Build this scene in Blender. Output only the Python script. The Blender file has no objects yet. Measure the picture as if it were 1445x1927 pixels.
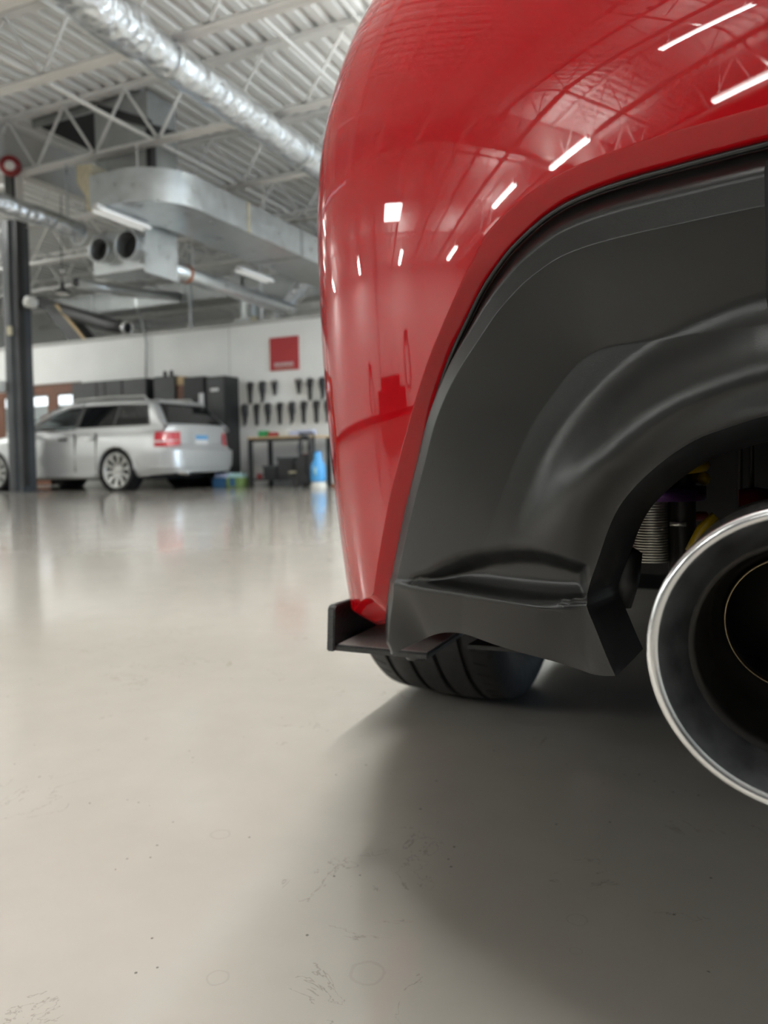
import bpy, bmesh, math, random
import numpy as np
from mathutils import Vector, Matrix

random.seed(7)
SC = bpy.context.scene
COL = SC.collection
PI = math.pi

# ---------------------------------------------------------------- camera
cam_d = bpy.data.cameras.new('camera')
cam = bpy.data.objects.new('camera', cam_d)
COL.objects.link(cam)
PSI, ROLL, PITCH = math.radians(24.4), 0.0194, (905.0 - 861.0) / 1450.0
v0 = Vector((-math.sin(PSI), math.cos(PSI), 0)); r0 = Vector((math.cos(PSI), math.sin(PSI), 0)); up = Vector((0, 0, 1))
vd = math.cos(PITCH) * v0 - math.sin(PITCH) * up
u1 = math.cos(PITCH) * up + math.sin(PITCH) * v0
rc = math.cos(ROLL) * r0 - math.sin(ROLL) * u1
uc = math.cos(ROLL) * u1 + math.sin(ROLL) * r0
CAM_Z = 0.43
M = Matrix((rc, uc, -vd)).transposed().to_4x4()
M.translation = (0, 0, CAM_Z)
cam.matrix_world = M
cam_d.sensor_fit = 'VERTICAL'
cam_d.sensor_height = 36.0
cam_d.sensor_width = 27.0
cam_d.lens = 1450.0 / 1927.0 * 36.0
cam_d.shift_y = (905.0 - 963.5) / 1927.0
cam_d.clip_start = 0.02
cam_d.clip_end = 200
cam_d.dof.use_dof = True
cam_d.dof.focus_distance = 0.50
cam_d.dof.aperture_fstop = 8.6
SC.camera = cam

# ---------------------------------------------------------------- world, light, exposure
LIGHT = dict(tube=14.0, watts=32.0, panel=30.0, door=700.0, sky=0.6, exposure=0.0)
w = bpy.data.worlds.new('world'); SC.world = w; w.use_nodes = True
w.node_tree.nodes['Background'].inputs[0].default_value = (0.62, 0.80, 1.0, 1)
w.node_tree.nodes['Background'].inputs[1].default_value = LIGHT['sky']
SC.view_settings.view_transform = 'Standard'
SC.view_settings.look = 'None'
SC.view_settings.gamma = 1.0
SC.view_settings.use_curve_mapping = False
SC.view_settings.exposure = LIGHT['exposure']
SC.cycles.use_denoising = True
SC.cycles.use_adaptive_sampling = False
SC.cycles.max_bounces = 8
SC.cycles.diffuse_bounces = 4
SC.cycles.glossy_bounces = 4
SC.cycles.sample_clamp_indirect = 6.0
SC.cycles.caustics_reflective = False
SC.cycles.caustics_refractive = False

def area_light(name, loc, aim, sx, sy, power, color, parent=None):
    d = bpy.data.lights.new(name, 'AREA'); d.shape = 'RECTANGLE'; d.size = sx; d.size_y = sy
    d.energy = power; d.color = color
    o = bpy.data.objects.new(name, d); COL.objects.link(o); o.location = loc; o.parent = parent
    o.rotation_euler = Vector(aim).to_track_quat('-Z', 'Y').to_euler()
    return o
# daylight coming in through the open roller door in the right-hand wall
area_light('door_daylight', (11.16, 6.0, 1.8), (-1, 0, 0), 5.2, 3.6, LIGHT['door'], (0.62, 0.80, 1.0))

# ---------------------------------------------------------------- materials
def mat(name, color, rough=0.5, metal=0.0, coat=0.0, spec=None, emit=None, estr=0.0, coat_rough=0.03):
    m = bpy.data.materials.new(name); m.use_nodes = True
    b = m.node_tree.nodes['Principled BSDF']
    b.inputs['Base Color'].default_value = (*color, 1)
    b.inputs['Roughness'].default_value = rough
    b.inputs['Metallic'].default_value = metal
    b.inputs['Coat Weight'].default_value = coat
    b.inputs['Coat Roughness'].default_value = coat_rough
    if spec is not None: b.inputs['Specular IOR Level'].default_value = spec
    if emit:
        b.inputs['Emission Color'].default_value = (*emit, 1); b.inputs['Emission Strength'].default_value = estr
    return m

def nodes(m): return m.node_tree.nodes, m.node_tree.links, m.node_tree.nodes['Principled BSDF']

def vary(m, scale=6.0, amt=0.12, detail=4.0, stretch=None, bump=0.0, rough_amt=0.0, coords='Object'):
    """procedural grain: noise on colour, roughness and relief"""
    N, L, b = nodes(m)
    tc = N.new('ShaderNodeTexCoord'); mp = N.new('ShaderNodeMapping')
    L.new(tc.outputs[coords], mp.inputs[0])
    if stretch: mp.inputs['Scale'].default_value = stretch
    nz = N.new('ShaderNodeTexNoise'); nz.inputs['Scale'].default_value = scale; nz.inputs['Detail'].default_value = detail
    L.new(mp.outputs[0], nz.inputs['Vector'])
    c = b.inputs['Base Color'].default_value[:3]
    rp = N.new('ShaderNodeValToRGB')
    rp.color_ramp.elements[0].position = 0.3; rp.color_ramp.elements[1].position = 0.7
    rp.color_ramp.elements[0].color = (*[x * (1 - amt) for x in c], 1); rp.color_ramp.elements[1].color = (*[min(1, x * (1 + amt)) for x in c], 1)
    L.new(nz.outputs['Fac'], rp.inputs[0]); L.new(rp.outputs[0], b.inputs['Base Color'])
    if rough_amt:
        mr = N.new('ShaderNodeMapRange'); r = b.inputs['Roughness'].default_value
        mr.inputs[1].default_value = 0.3; mr.inputs[2].default_value = 0.7
        mr.inputs[3].default_value = max(0.02, r - rough_amt); mr.inputs[4].default_value = r + rough_amt
        L.new(nz.outputs['Fac'], mr.inputs[0]); L.new(mr.outputs[0], b.inputs['Roughness'])
    if bump:
        bp = N.new('ShaderNodeBump'); bp.inputs['Strength'].default_value = bump; bp.inputs['Distance'].default_value = 0.01
        L.new(nz.outputs['Fac'], bp.inputs['Height']); L.new(bp.outputs[0], b.inputs['Normal'])
    return m

RINGS = [(-.540, .716, .011), (-.134, .707, .009), (-.126, .661, .005), (-.141, 1.112, .008), (-.281, .566, .014), (-.393, .512, .009)]
def floor_material():
    m = mat('grey_epoxy_floor', (0.47, 0.46, 0.43), 0.2, coat=0.0, spec=0.7)
    N, L, b = nodes(m)
    tc = N.new('ShaderNodeTexCoord')
    def noise(scale, detail=4, rough=0.5, dist=0.0):
        n = N.new('ShaderNodeTexNoise'); n.inputs['Scale'].default_value = scale; n.inputs['Detail'].default_value = detail
        n.inputs['Roughness'].default_value = rough; n.inputs['Distortion'].default_value = dist
        L.new(tc.outputs['Object'], n.inputs['Vector']); return n
    def ramp(src, p0, c0, p1, c1):
        r = N.new('ShaderNodeValToRGB'); r.color_ramp.elements[0].position = p0; r.color_ramp.elements[1].position = p1
        r.color_ramp.elements[0].color = (*c0, 1); r.color_ramp.elements[1].color = (*c1, 1)
        L.new(src, r.inputs[0]); return r
    def mix(kind, fac, a, bb):
        x = N.new('ShaderNodeMix'); x.data_type = 'RGBA'; x.blend_type = kind
        if isinstance(fac, float): x.inputs[0].default_value = fac
        else: L.new(fac, x.inputs[0])
        L.new(a, x.inputs[6])
        if isinstance(bb, tuple): x.inputs[7].default_value = (*bb, 1)
        else: L.new(bb, x.inputs[7])
        return x
    big = ramp(noise(0.8, 3).outputs['Fac'], 0.35, (0.43, 0.396, 0.352), 0.7, (0.465, 0.432, 0.388))
    mid = ramp(noise(14, 5).outputs['Fac'], 0.3, (0.955, 0.955, 0.955), 0.7, (1, 1, 1))
    c = mix('MULTIPLY', 1.0, big.outputs[0], mid.outputs[0])
    # specks of dirt
    vo = N.new('ShaderNodeTexVoronoi'); vo.inputs['Scale'].default_value = 42; L.new(tc.outputs['Object'], vo.inputs['Vector'])
    gate = noise(9, 2); 
    lt = N.new('ShaderNodeMath'); lt.operation = 'LESS_THAN'; lt.inputs[1].default_value = 0.060; L.new(vo.outputs['Distance'], lt.inputs[0])
    g2 = N.new('ShaderNodeMath'); g2.operation = 'GREATER_THAN'; g2.inputs[1].default_value = 0.52; L.new(gate.outputs['Fac'], g2.inputs[0])
    mm = N.new('ShaderNodeMath'); mm.operation = 'MULTIPLY'; L.new(lt.outputs[0], mm.inputs[0]); L.new(g2.outputs[0], mm.inputs[1])
    c2 = mix('MIX', mm.outputs[0], c.outputs[2], (0.16, 0.15, 0.13))
    # hairline scratches and dried rims
    sc_n = noise(7, 6, 0.6, 1.5)
    dist = N.new('ShaderNodeMath'); dist.operation = 'SUBTRACT'; dist.inputs[1].default_value = 0.5; L.new(sc_n.outputs['Fac'], dist.inputs[0])
    ab = N.new('ShaderNodeMath'); ab.operation = 'ABSOLUTE'; L.new(dist.outputs[0], ab.inputs[0])
    th = N.new('ShaderNodeMath'); th.operation = 'LESS_THAN'; th.inputs[1].default_value = 0.0032; L.new(ab.outputs[0], th.inputs[0])
    g3 = N.new('ShaderNodeMath'); g3.operation = 'GREATER_THAN'; g3.inputs[1].default_value = 0.575; L.new(noise(5, 3).outputs['Fac'], g3.inputs[0])
    m3 = N.new('ShaderNodeMath'); m3.operation = 'MULTIPLY'; L.new(th.outputs[0], m3.inputs[0]); L.new(g3.outputs[0], m3.inputs[1])
    m4 = N.new('ShaderNodeMath'); m4.operation = 'MULTIPLY'; m4.inputs[1].default_value = 0.55; L.new(m3.outputs[0], m4.inputs[0])
    c3 = mix('MIX', m4.outputs[0], c2.outputs[2], (0.22, 0.20, 0.17))
    st = ramp(noise(3.2, 4, 0.6).outputs['Fac'], 0.60, (0, 0, 0), 0.78, (0.22, 0.22, 0.22))
    c4 = mix('MIX', st.outputs[0], c3.outputs[2], (0.36, 0.34, 0.30))
    last = c4
    geo = N.new('ShaderNodeNewGeometry')
    wob = noise(60, 2)
    for (rx, ry, rad) in RINGS:
        dv = N.new('ShaderNodeVectorMath'); dv.operation = 'DISTANCE'; dv.inputs[1].default_value = (rx, ry, 0)
        L.new(geo.outputs['Position'], dv.inputs[0])
        ad = N.new('ShaderNodeMath'); ad.operation = 'MULTIPLY_ADD'; ad.inputs[1].default_value = rad * .5; L.new(wob.outputs['Fac'], ad.inputs[0]); L.new(dv.outputs['Value'], ad.inputs[2])
        cp = N.new('ShaderNodeMath'); cp.operation = 'COMPARE'; cp.inputs[1].default_value = rad * 1.25; cp.inputs[2].default_value = rad * .10
        L.new(ad.outputs[0], cp.inputs[0])
        sc_ = N.new('ShaderNodeMath'); sc_.operation = 'MULTIPLY'; sc_.inputs[1].default_value = 0.20; L.new(cp.outputs[0], sc_.inputs[0])
        last = mix('MIX', sc_.outputs[0], last.outputs[2], (0.26, 0.24, 0.20))
    L.new(last.outputs[2], b.inputs['Base Color'])
    rr = N.new('ShaderNodeMapRange'); rr.inputs[1].default_value = 0.3; rr.inputs[2].default_value = 0.7
    rr.inputs[3].default_value = 0.075; rr.inputs[4].default_value = 0.15
    L.new(noise(3, 4).outputs['Fac'], rr.inputs[0]); L.new(rr.outputs[0], b.inputs['Roughness'])
    bp = N.new('ShaderNodeBump'); bp.inputs['Strength'].default_value = 0.05; bp.inputs['Distance'].default_value = 0.004
    L.new(noise(48, 3).outputs['Fac'], bp.inputs['Height'])
    bp2 = N.new('ShaderNodeBump'); bp2.inputs['Strength'].default_value = 0.25; bp2.inputs['Distance'].default_value = 0.002
    L.new(mm.outputs[0], bp2.inputs['Height']); L.new(bp.outputs[0], bp2.inputs['Normal']); L.new(bp2.outputs[0], b.inputs['Normal'])
    return m

def paint_material(name, color, coat=1.0, rough=0.4, metal=0.0):
    m = mat(name, color, rough, metal, coat, coat_rough=0.015, spec=0.0 if metal == 0 else None)
    if metal == 0: m.node_tree.nodes['Principled BSDF'].inputs['Coat IOR'].default_value = 1.52
    return m

def plastic_material():
    m = mat('matt_black_plastic', (0.0065, 0.0065, 0.0062), 0.31, spec=0.5)
    N, L, b = nodes(m)
    tc = N.new('ShaderNodeTexCoord'); nz = N.new('ShaderNodeTexNoise'); nz.inputs['Scale'].default_value = 1400; nz.inputs['Detail'].default_value = 2
    L.new(tc.outputs['Object'], nz.inputs['Vector'])
    bp = N.new('ShaderNodeBump'); bp.inputs['Strength'].default_value = 0.18; bp.inputs['Distance'].default_value = 0.0004
    L.new(nz.outputs['Fac'], bp.inputs['Height']); L.new(bp.outputs[0], b.inputs['Normal'])
    return m

def foil_material():
    m = mat('crinkled_foil', (0.68, 0.71, 0.74), 0.27, 1.0)
    N, L, b = nodes(m)
    tc = N.new('ShaderNodeTexCoord'); vo = N.new('ShaderNodeTexVoronoi'); vo.inputs['Scale'].default_value = 13
    nz = N.new('ShaderNodeTexNoise'); nz.inputs['Scale'].default_value = 22; nz.inputs['Detail'].default_value = 5
    L.new(tc.outputs['Object'], vo.inputs['Vector']); L.new(tc.outputs['Object'], nz.inputs['Vector'])
    ad = N.new('ShaderNodeMath'); ad.operation = 'ADD'; L.new(vo.outputs['Distance'], ad.inputs[0]); L.new(nz.outputs['Fac'], ad.inputs[1])
    bp = N.new('ShaderNodeBump'); bp.inputs['Strength'].default_value = 0.65; bp.inputs['Distance'].default_value = 0.03
    L.new(ad.outputs[0], bp.inputs['Height']); L.new(bp.outputs[0], b.inputs['Normal'])
    return m

def clear_glass():
    m = mat('clear_window_glass', (0.80, 0.90, 0.90), 0.02); N, L, b = nodes(m)
    b.inputs['Transmission Weight'].default_value = 1.0; b.inputs['IOR'].default_value = 1.05
    return m

MT = dict(
    floor=floor_material(),
    wall=vary(mat('white_wall_paint', (0.88, 0.89, 0.87), 0.55), 2.5, 0.025, bump=0.02),
    darkwall=vary(mat('dimmed_wall_paint', (0.10, 0.10, 0.10), 0.6), 2.5, 0.05),
    deck=vary(mat('white_deck_paint', (0.84, 0.85, 0.84), 0.5), 1.2, 0.05),
    steel=vary(mat('white_steel_paint', (0.78, 0.78, 0.76), 0.5), 3, 0.08),
    girder=vary(mat('girder_paint', (0.50, 0.50, 0.48), 0.55), 2, 0.08),
    red=paint_material('red_car_paint', (0.46, 0.0026, 0.007), 1.0, 0.5),
    plastic=plastic_material(),
    rubber=vary(mat('tyre_rubber', (0.022, 0.022, 0.023), 0.62), 60, 0.25, bump=0.15),
    lit_grit=vary(mat('lit_dusty_grit', (0.42, 0.39, 0.37), 0.5), 900, 0.35, bump=0.4),  # speckled grain; the pale tone carries light falling on the plate
    seal=mat('rubber_seal', (0.012, 0.012, 0.012), 0.35),
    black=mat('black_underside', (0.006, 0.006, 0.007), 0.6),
    blackmetal=vary(mat('black_powder_coat', (0.022, 0.023, 0.024), 0.34, spec=0.7), 500, 0.3, bump=0.25),
    polished=vary(mat('polished_steel', (0.86, 0.86, 0.87), 0.14, 1.0), 30, 0.03, rough_amt=0.04),
    brushed=vary(mat('smoked_steel', (0.085, 0.088, 0.094), 0.42, 0.75), 90, 0.30, rough_amt=0.08),
    soot=vary(mat('sooty_steel', (0.030, 0.027, 0.024), 0.42, 0.5), 14, 0.4, rough_amt=0.1),
    gold=mat('heat_tinted_edge', (0.55, 0.42, 0.26), 0.25, 1.0),
    silver=paint_material('silver_car_paint', (0.62, 0.63, 0.63), 0.25, 0.34, 0.40),
    clearglass=clear_glass(),
    tint=mat('tinted_glass', (0.006, 0.007, 0.008), 0.06, spec=0.5),
    alloy=vary(mat('silver_alloy', (0.60, 0.60, 0.58), 0.35, 0.6), 8, 0.06),
    redlens=mat('red_lens', (0.55, 0.012, 0.03), 0.15, coat=1.0),
    amber=mat('clear_lens', (0.75, 0.55, 0.55), 0.15, coat=1.0),
    chrome=mat('chrome', (0.85, 0.85, 0.85), 0.08, 1.0),
    blackplastic=mat('black_trim', (0.02, 0.02, 0.02), 0.45),
    galv=vary(mat('galvanised_sheet', (0.58, 0.61, 0.62), 0.34, 0.85), 7, 0.10, rough_amt=0.08),
    galvdark=vary(mat('dull_galvanised_sheet', (0.40, 0.42, 0.42), 0.45, 0.7), 5, 0.12),
    foil=foil_material(),
    canvas=vary(mat('beige_canvas', (0.55, 0.50, 0.36), 0.8), 12, 0.12),
    darksteel=vary(mat('dark_grey_post_paint', (0.055, 0.060, 0.066), 0.42), 4, 0.15),
    cabinet=vary(mat('charcoal_cabinet', (0.060, 0.062, 0.062), 0.5), 5, 0.1),
    cabinetblack=mat('black_cabinet', (0.018, 0.019, 0.020), 0.45),
    wood=vary(mat('brown_door_wood', (0.16, 0.065, 0.035), 0.45), 4, 0.25, stretch=(12, 12, 1)),
    ply=vary(mat('plywood', (0.55, 0.40, 0.22), 0.6), 9, 0.15, stretch=(1, 8, 8)),
    sign=vary(mat('sign_red', (0.42, 0.030, 0.035), 0.6), 3, 0.05),
    white=mat('white_print', (0.80, 0.80, 0.80), 0.5),
    whiteplastic=mat('white_plastic', (0.72, 0.72, 0.68), 0.4),
    tube=mat('lit_tube', (1, 1, 1), 0.5, emit=(0.985, 1.0, 0.965), estr=LIGHT['tube']),
    brighttube=mat('bright_lit_tube', (1, 1, 1), 0.5, emit=(0.985, 1.0, 0.965), estr=LIGHT['tube'] * 2.6),
    dimtube=mat('dim_tube', (.8, .8, .8), 0.5, emit=(0.985, 1.0, 0.965), estr=0.35),
    panel=mat('lit_panel', (1, 1, 1), 0.5, emit=(1.0, 0.99, 0.96), estr=LIGHT['panel']),
    fixture=mat('fixture_white', (0.78, 0.78, 0.76), 0.4),
    duct_black=mat('black_flexible_hose', (0.05, 0.05, 0.052), 0.4),
    bellred=mat('bell_red', (0.22, 0.012, 0.014), 0.35),
    jug=mat('blue_jug', (0.10, 0.42, 0.85), 0.25, spec=0.5),
    blue=mat('blue_carton', (0.05, 0.16, 0.33), 0.5),
    green=mat('green_pack', (0.03, 0.33, 0.10), 0.5),
    lime=mat('lime_stripe', (0.22, 0.34, 0.12), 0.5),
    redbox=mat('red_pack', (0.40, 0.03, 0.03), 0.5),
    palebox=mat('pale_blue_pack', (0.55, 0.60, 0.78), 0.5),
    orange=mat('orange_brown', (0.30, 0.09, 0.03), 0.5),
    redpart=mat('dark_red_part', (0.20, 0.012, 0.012), 0.4),
    yellow=mat('yellow_spring', (0.42, 0.28, 0.0), 0.35, coat=0.5),
    purple=mat('purple_collar', (0.07, 0.02, 0.11), 0.3, 0.6),
    thread=mat('threaded_body', (0.72, 0.70, 0.64), 0.3, 0.9),
    plateblue=mat('plate_blue', (0.12, 0.38, 0.70), 0.4),
    glow=mat('daylit_pane', (0.9, 0.95, 1), 0.3, emit=(0.86, 0.94, 1.0), estr=1.3),
    pane=mat('grey_pane', (0.36, 0.40, 0.41), 0.12, spec=0.6),
    mint=mat('pale_teal_plastic', (0.45, 0.70, 0.72), 0.25),
)

# ---------------------------------------------------------------- mesh helpers
def link(name, me, m=None, parent=None, smooth=False):
    o = bpy.data.objects.new(name, me); COL.objects.link(o)
    if m is not None: me.materials.append(m)
    if smooth: me.shade_smooth()
    if parent is not None: o.parent = parent
    return o

class MB:
    def __init__(s): s.v = []; s.f = []
    def add(s, vs, fs):
        b = len(s.v); s.v += [tuple(map(float, p)) for p in vs]; s.f += [tuple(b + i for i in f) for f in fs]; return s
    def box(s, x0, x1, y0, y1, z0, z1):
        return s.add([(x0, y0, z0), (x1, y0, z0), (x1, y1, z0), (x0, y1, z0), (x0, y0, z1), (x1, y0, z1), (x1, y1, z1), (x0, y1, z1)],
                     [(0, 3, 2, 1), (4, 5, 6, 7), (0, 1, 5, 4), (1, 2, 6, 5), (2, 3, 7, 6), (3, 0, 4, 7)])
    def bar(s, p, q, w, h=None):
        """square bar from p to q"""
        p, q = Vector(p), Vector(q); d = (q - p).normalized(); h = h or w
        a = d.cross(Vector((0, 0, 1)))
        if a.length < 1e-3: a = Vector((1, 0, 0))
        a.normalize(); b = a.cross(d)
        vs = []
        for e in (p, q):
            for sa, sb in ((-1, -1), (1, -1), (1, 1), (-1, 1)): vs.append(e + a * sa * w / 2 + b * sb * h / 2)
        return s.add(vs, [(0, 1, 2, 3), (7, 6, 5, 4), (0, 4, 5, 1), (1, 5, 6, 2), (2, 6, 7, 3), (3, 7, 4, 0)])
    def tube(s, path, r, n=12, caps=True):
        path = [Vector(p) for p in path]; rs = r if isinstance(r, (list, tuple)) else [r] * len(path)
        rings = []; ref = None
        for i, p in enumerate(path):
            d = (path[min(i + 1, len(path) - 1)] - path[max(i - 1, 0)]).normalized()
            if ref is None:
                ref = d.cross(Vector((0, 0, 1)))
                if ref.length < 1e-3: ref = Vector((1, 0, 0))
            a = (ref - d * ref.dot(d)).normalized(); ref = a; b = d.cross(a)
            rings.append([p + (a * math.cos(2 * PI * k / n) + b * math.sin(2 * PI * k / n)) * rs[i] for k in range(n)])
        vs = [q for rg in rings for q in rg]
        fs = [(i * n + k, i * n + (k + 1) % n, (i + 1) * n + (k + 1) % n, (i + 1) * n + k) for i in range(len(path) - 1) for k in range(n)]
        if caps: fs += [tuple(range(n))[::-1], tuple((len(path) - 1) * n + k for k in range(n))]
        return s.add(vs, fs)
    def lathe(s, prof, origin, axis, n=32, ref=None, close=False):
        """prof: (radius, distance along axis)"""
        ax = Vector(axis).normalized(); a = Vector(ref) if ref else ax.cross(Vector((0, 0, 1)))
        if a.length < 1e-3: a = Vector((1, 0, 0))
        a = (a - ax * a.dot(ax)).normalized(); b = ax.cross(a); o = Vector(origin)
        vs = [o + ax * h + (a * math.cos(2 * PI * k / n) + b * math.sin(2 * PI * k / n)) * r for r, h in prof for k in range(n)]
        m = len(prof)
        fs = [(i * n + k, i * n + (k + 1) % n, ((i + 1) % m) * n + (k + 1) % n, ((i + 1) % m) * n + k) for i in range(m if close else m - 1) for k in range(n)]
        return s.add(vs, fs)
    def prism(s, poly, p0, p1):
        """poly of 3D points swept from offset p0 to p1"""
        n = len(poly); p0, p1 = Vector(p0), Vector(p1)
        vs = [Vector(p) + p0 for p in poly] + [Vector(p) + p1 for p in poly]
        fs = [tuple(range(n)), tuple(range(2 * n - 1, n - 1, -1))] + [(i, i + n, (i + 1) % n + n, (i + 1) % n) for i in range(n)]
        return s.add(vs, fs)
    def grid(s, P, flip=False):
        """P: array rows x cols x 3"""
        P = np.asarray(P); R, Cc = P.shape[:2]
        fs = [(i * Cc + j, i * Cc + j + 1, (i + 1) * Cc + j + 1, (i + 1) * Cc + j) for i in range(R - 1) for j in range(Cc - 1)]
        if flip: fs = [f[::-1] for f in fs]
        return s.add(P.reshape(-1, 3), fs)
    def build(s, name, m, parent=None, smooth=False, bevel=0.0, autosmooth=None, fix=True, seg=2):
        me = bpy.data.meshes.new(name); me.from_pydata(s.v, [], s.f)
        if fix or bevel:
            bm = bmesh.new(); bm.from_mesh(me)
            if fix: bmesh.ops.recalc_face_normals(bm, faces=bm.faces)
            if bevel:
                es = [e for e in bm.edges if len(e.link_faces) == 2 and e.calc_face_angle(0) > 0.5]
                bmesh.ops.bevel(bm, geom=es, offset=bevel, segments=seg, affect='EDGES', clamp_overlap=True)
            bm.to_mesh(me); bm.free()
        me.update()
        o = link(name, me, m, parent)
        if smooth or autosmooth:
            me.shade_smooth()
            if autosmooth: me.set_sharp_from_angle(angle=autosmooth)
        return o

def tag(o, label=None, cat=None, group=None, kind=None):
    if label: o['label'] = label
    if cat: o['category'] = cat
    if group: o['group'] = group
    if kind: o['kind'] = kind
    return o
def thing(name, label, cat, loc=(0, 0, 0), group=None):
    o = bpy.data.objects.new(name, None); COL.objects.link(o); o.location = loc; o.empty_display_size = 0.1
    return tag(o, label, cat, group)
def copy_tree(o, parent=None):
    c = o.copy(); COL.objects.link(c); c.parent = parent
    for ch in list(o.children): copy_tree(ch, c)
    return c
def rel(o, parent):
    """parent a mesh built in world coordinates to an Empty placed elsewhere, without moving it"""
    o.parent = parent; o.matrix_parent_inverse = Matrix.Translation(parent.location).inverted(); return o

# ================================================================ THE ROOM
X0, X1, Y0, Y1 = -17.0, 11.0, -9.0, 20.0
DECK, CHORD = 4.83, 4.08
WALL_Y, WALL_H = 11.1, 2.79

fl = MB().add([(X0, Y0, 0), (X1, Y0, 0), (X1, Y1, 0), (X0, Y1, 0)], [(0, 1, 2, 3)]).build('floor', MT['floor'], fix=False)
tag(fl, kind='structure')

# corrugated roof deck, ribs along Y
xs = []; pitch = 0.203; x = X0
while x < X1:
    xs += [(x, 0.0), (x + 0.098, 0.0), (x + 0.122, 0.072), (x + 0.179, 0.072)]; x += pitch
vs = []; fs = []
for (px, pz) in xs: vs += [(px, Y0, DECK + pz), (px, Y1, DECK + pz)]
for i in range(len(xs) - 1): fs.append((2 * i, 2 * i + 1, 2 * i + 3, 2 * i + 2))
ceil = MB().add(vs, fs).build('ceiling', MT['deck'], fix=False)
tag(ceil, kind='structure')
MB().box(X0, X1, Y0, Y1, DECK + 0.08, DECK + 0.12).build('roof_slab', MT['deck'], ceil)

# open-web joists along X
JY = [5.46 + 1.63 * k for k in range(-8, 9)]
for k, jy in enumerate(JY):
    if jy > Y1 - .3: continue
    j = MB().box(X0, X1, jy - 0.055, jy + 0.055, DECK - 0.055, DECK - 0.003).build('joist', MT['steel'], ceil)
    MB().box(X0, X1, jy - 0.066, jy - 0.004, CHORD - 0.004, CHORD + 0.004).box(X0, X1, jy + 0.004, jy + 0.066, CHORD - 0.004, CHORD + 0.004).box(X0, X1, jy - 0.012, jy + 0.012, CHORD, CHORD + 0.06).build('bottom_chord', MT['steel'], j)
    step = 0.48; n = int((X1 - X0) / step); rest = MB()
    me = None
    for i in range(n):
        xa = X0 + i * step; za, zb = (DECK - 0.05, CHORD + 0.03) if i % 2 == 0 else (CHORD + 0.03, DECK - 0.05)
        if 5.0 < jy < 11.0 and -9 < xa < -1.6:
            MB().bar((xa, jy, za), (xa + step, jy, zb), 0.024).build('web_rod', MT['steel'], j)
        else:
            rest.bar((xa, jy, za), (xa + step, jy, zb), 0.022)
    tag(rest.build('web_rods', MT['steel'], j), kind='stuff')
for bx in (-13.6, -11.1, -8.75, -6.1, -3.6, -1.1, 1.4, 3.9, 6.4, 8.9):
    MB().bar((bx, Y0, CHORD + 0.075), (bx, Y1, CHORD + 0.075), 0.03, 0.03).build('bridging_bar', MT['steel'], ceil)
    MB().bar((bx + 0.25, Y0, DECK - 0.075), (bx + 0.25, Y1, DECK - 0.075), 0.028, 0.028).build('bridging_bar', MT['steel'], ceil)

# girder header along Y at the side bay
gd = MB().box(-8.47, -8.44, 4.9, WALL_Y - .02, 4.22, DECK - .06).build('trim_1', MT['girder']); tag(gd, kind='structure')
MB().box(-8.54, -8.37, 4.9, WALL_Y - .02, 4.19, 4.22).build('bottom_flange', MT['girder'], gd)
gd2 = MB().box(-8.47, -8.44, Y0 + .02, 4.88, 4.22, DECK - .06).build('trim_2', MT['girder']); tag(gd2, kind='structure')
MB().box(-8.54, -8.37, Y0 + .02, 4.88, 4.19, 4.22).build('bottom_flange', MT['girder'], gd2)
MB().box(-8.30, -8.18, 7.02, 7.14, 3.66, CHORD - .005).build('drop_post', MT['steel'], gd)

def swall(name, *b):
    return tag(MB().box(*b).build(name, MT['wall']), kind='structure')
swall('wall_left', X0 - .15, X0, Y0, Y1, 0, DECK + .12)
wf = swall('wall_front', X0, X1, Y0 - .15, Y0, 0, DECK + .12); wf.data.materials[0] = MT['darkwall']  # unseen wall, coloured dark so the black trim reflects less light
swall('wall_far', X0, X1, Y1, Y1 + .15, 0, DECK + .12)
wr = swall('wall_right', X1, X1 + .15, Y0, 3.4, 0, DECK + .12)
MB().box(X1, X1 + .15, 8.6, Y1, 0, DECK + .12).build('wall_panel', MT['wall'], wr)
MB().box(X1, X1 + .15, 3.4, 8.6, 3.6, DECK + .12).build('wall_panel', MT['wall'], wr)
tag(MB().box(X0, X0 + .03, Y0, WALL_Y - .05, 0, .22).build('baseboard_left', MT['cabinet']), kind='structure')
# partition wall at the back, with joints between its panels
wb = swall('wall_back', -11.35, X1, WALL_Y, WALL_Y + .12, 0, WALL_H - .06)
MB().box(X0, -11.35, WALL_Y, WALL_Y + .12, 2.0, WALL_H - .06).build('wall_panel', MT['wall'], wb)
MB().box(X0, X1, WALL_Y - .02, WALL_Y + .14, WALL_H - .06, WALL_H).build('wall_cap', MT['girder'], wb)
for jx in (-9.62, -7.92, -5.0):
    MB().box(jx - .004, jx + .004, WALL_Y - .004, WALL_Y, 0, WALL_H - .06).build('panel_joint', MT['girder'], wb)

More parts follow.
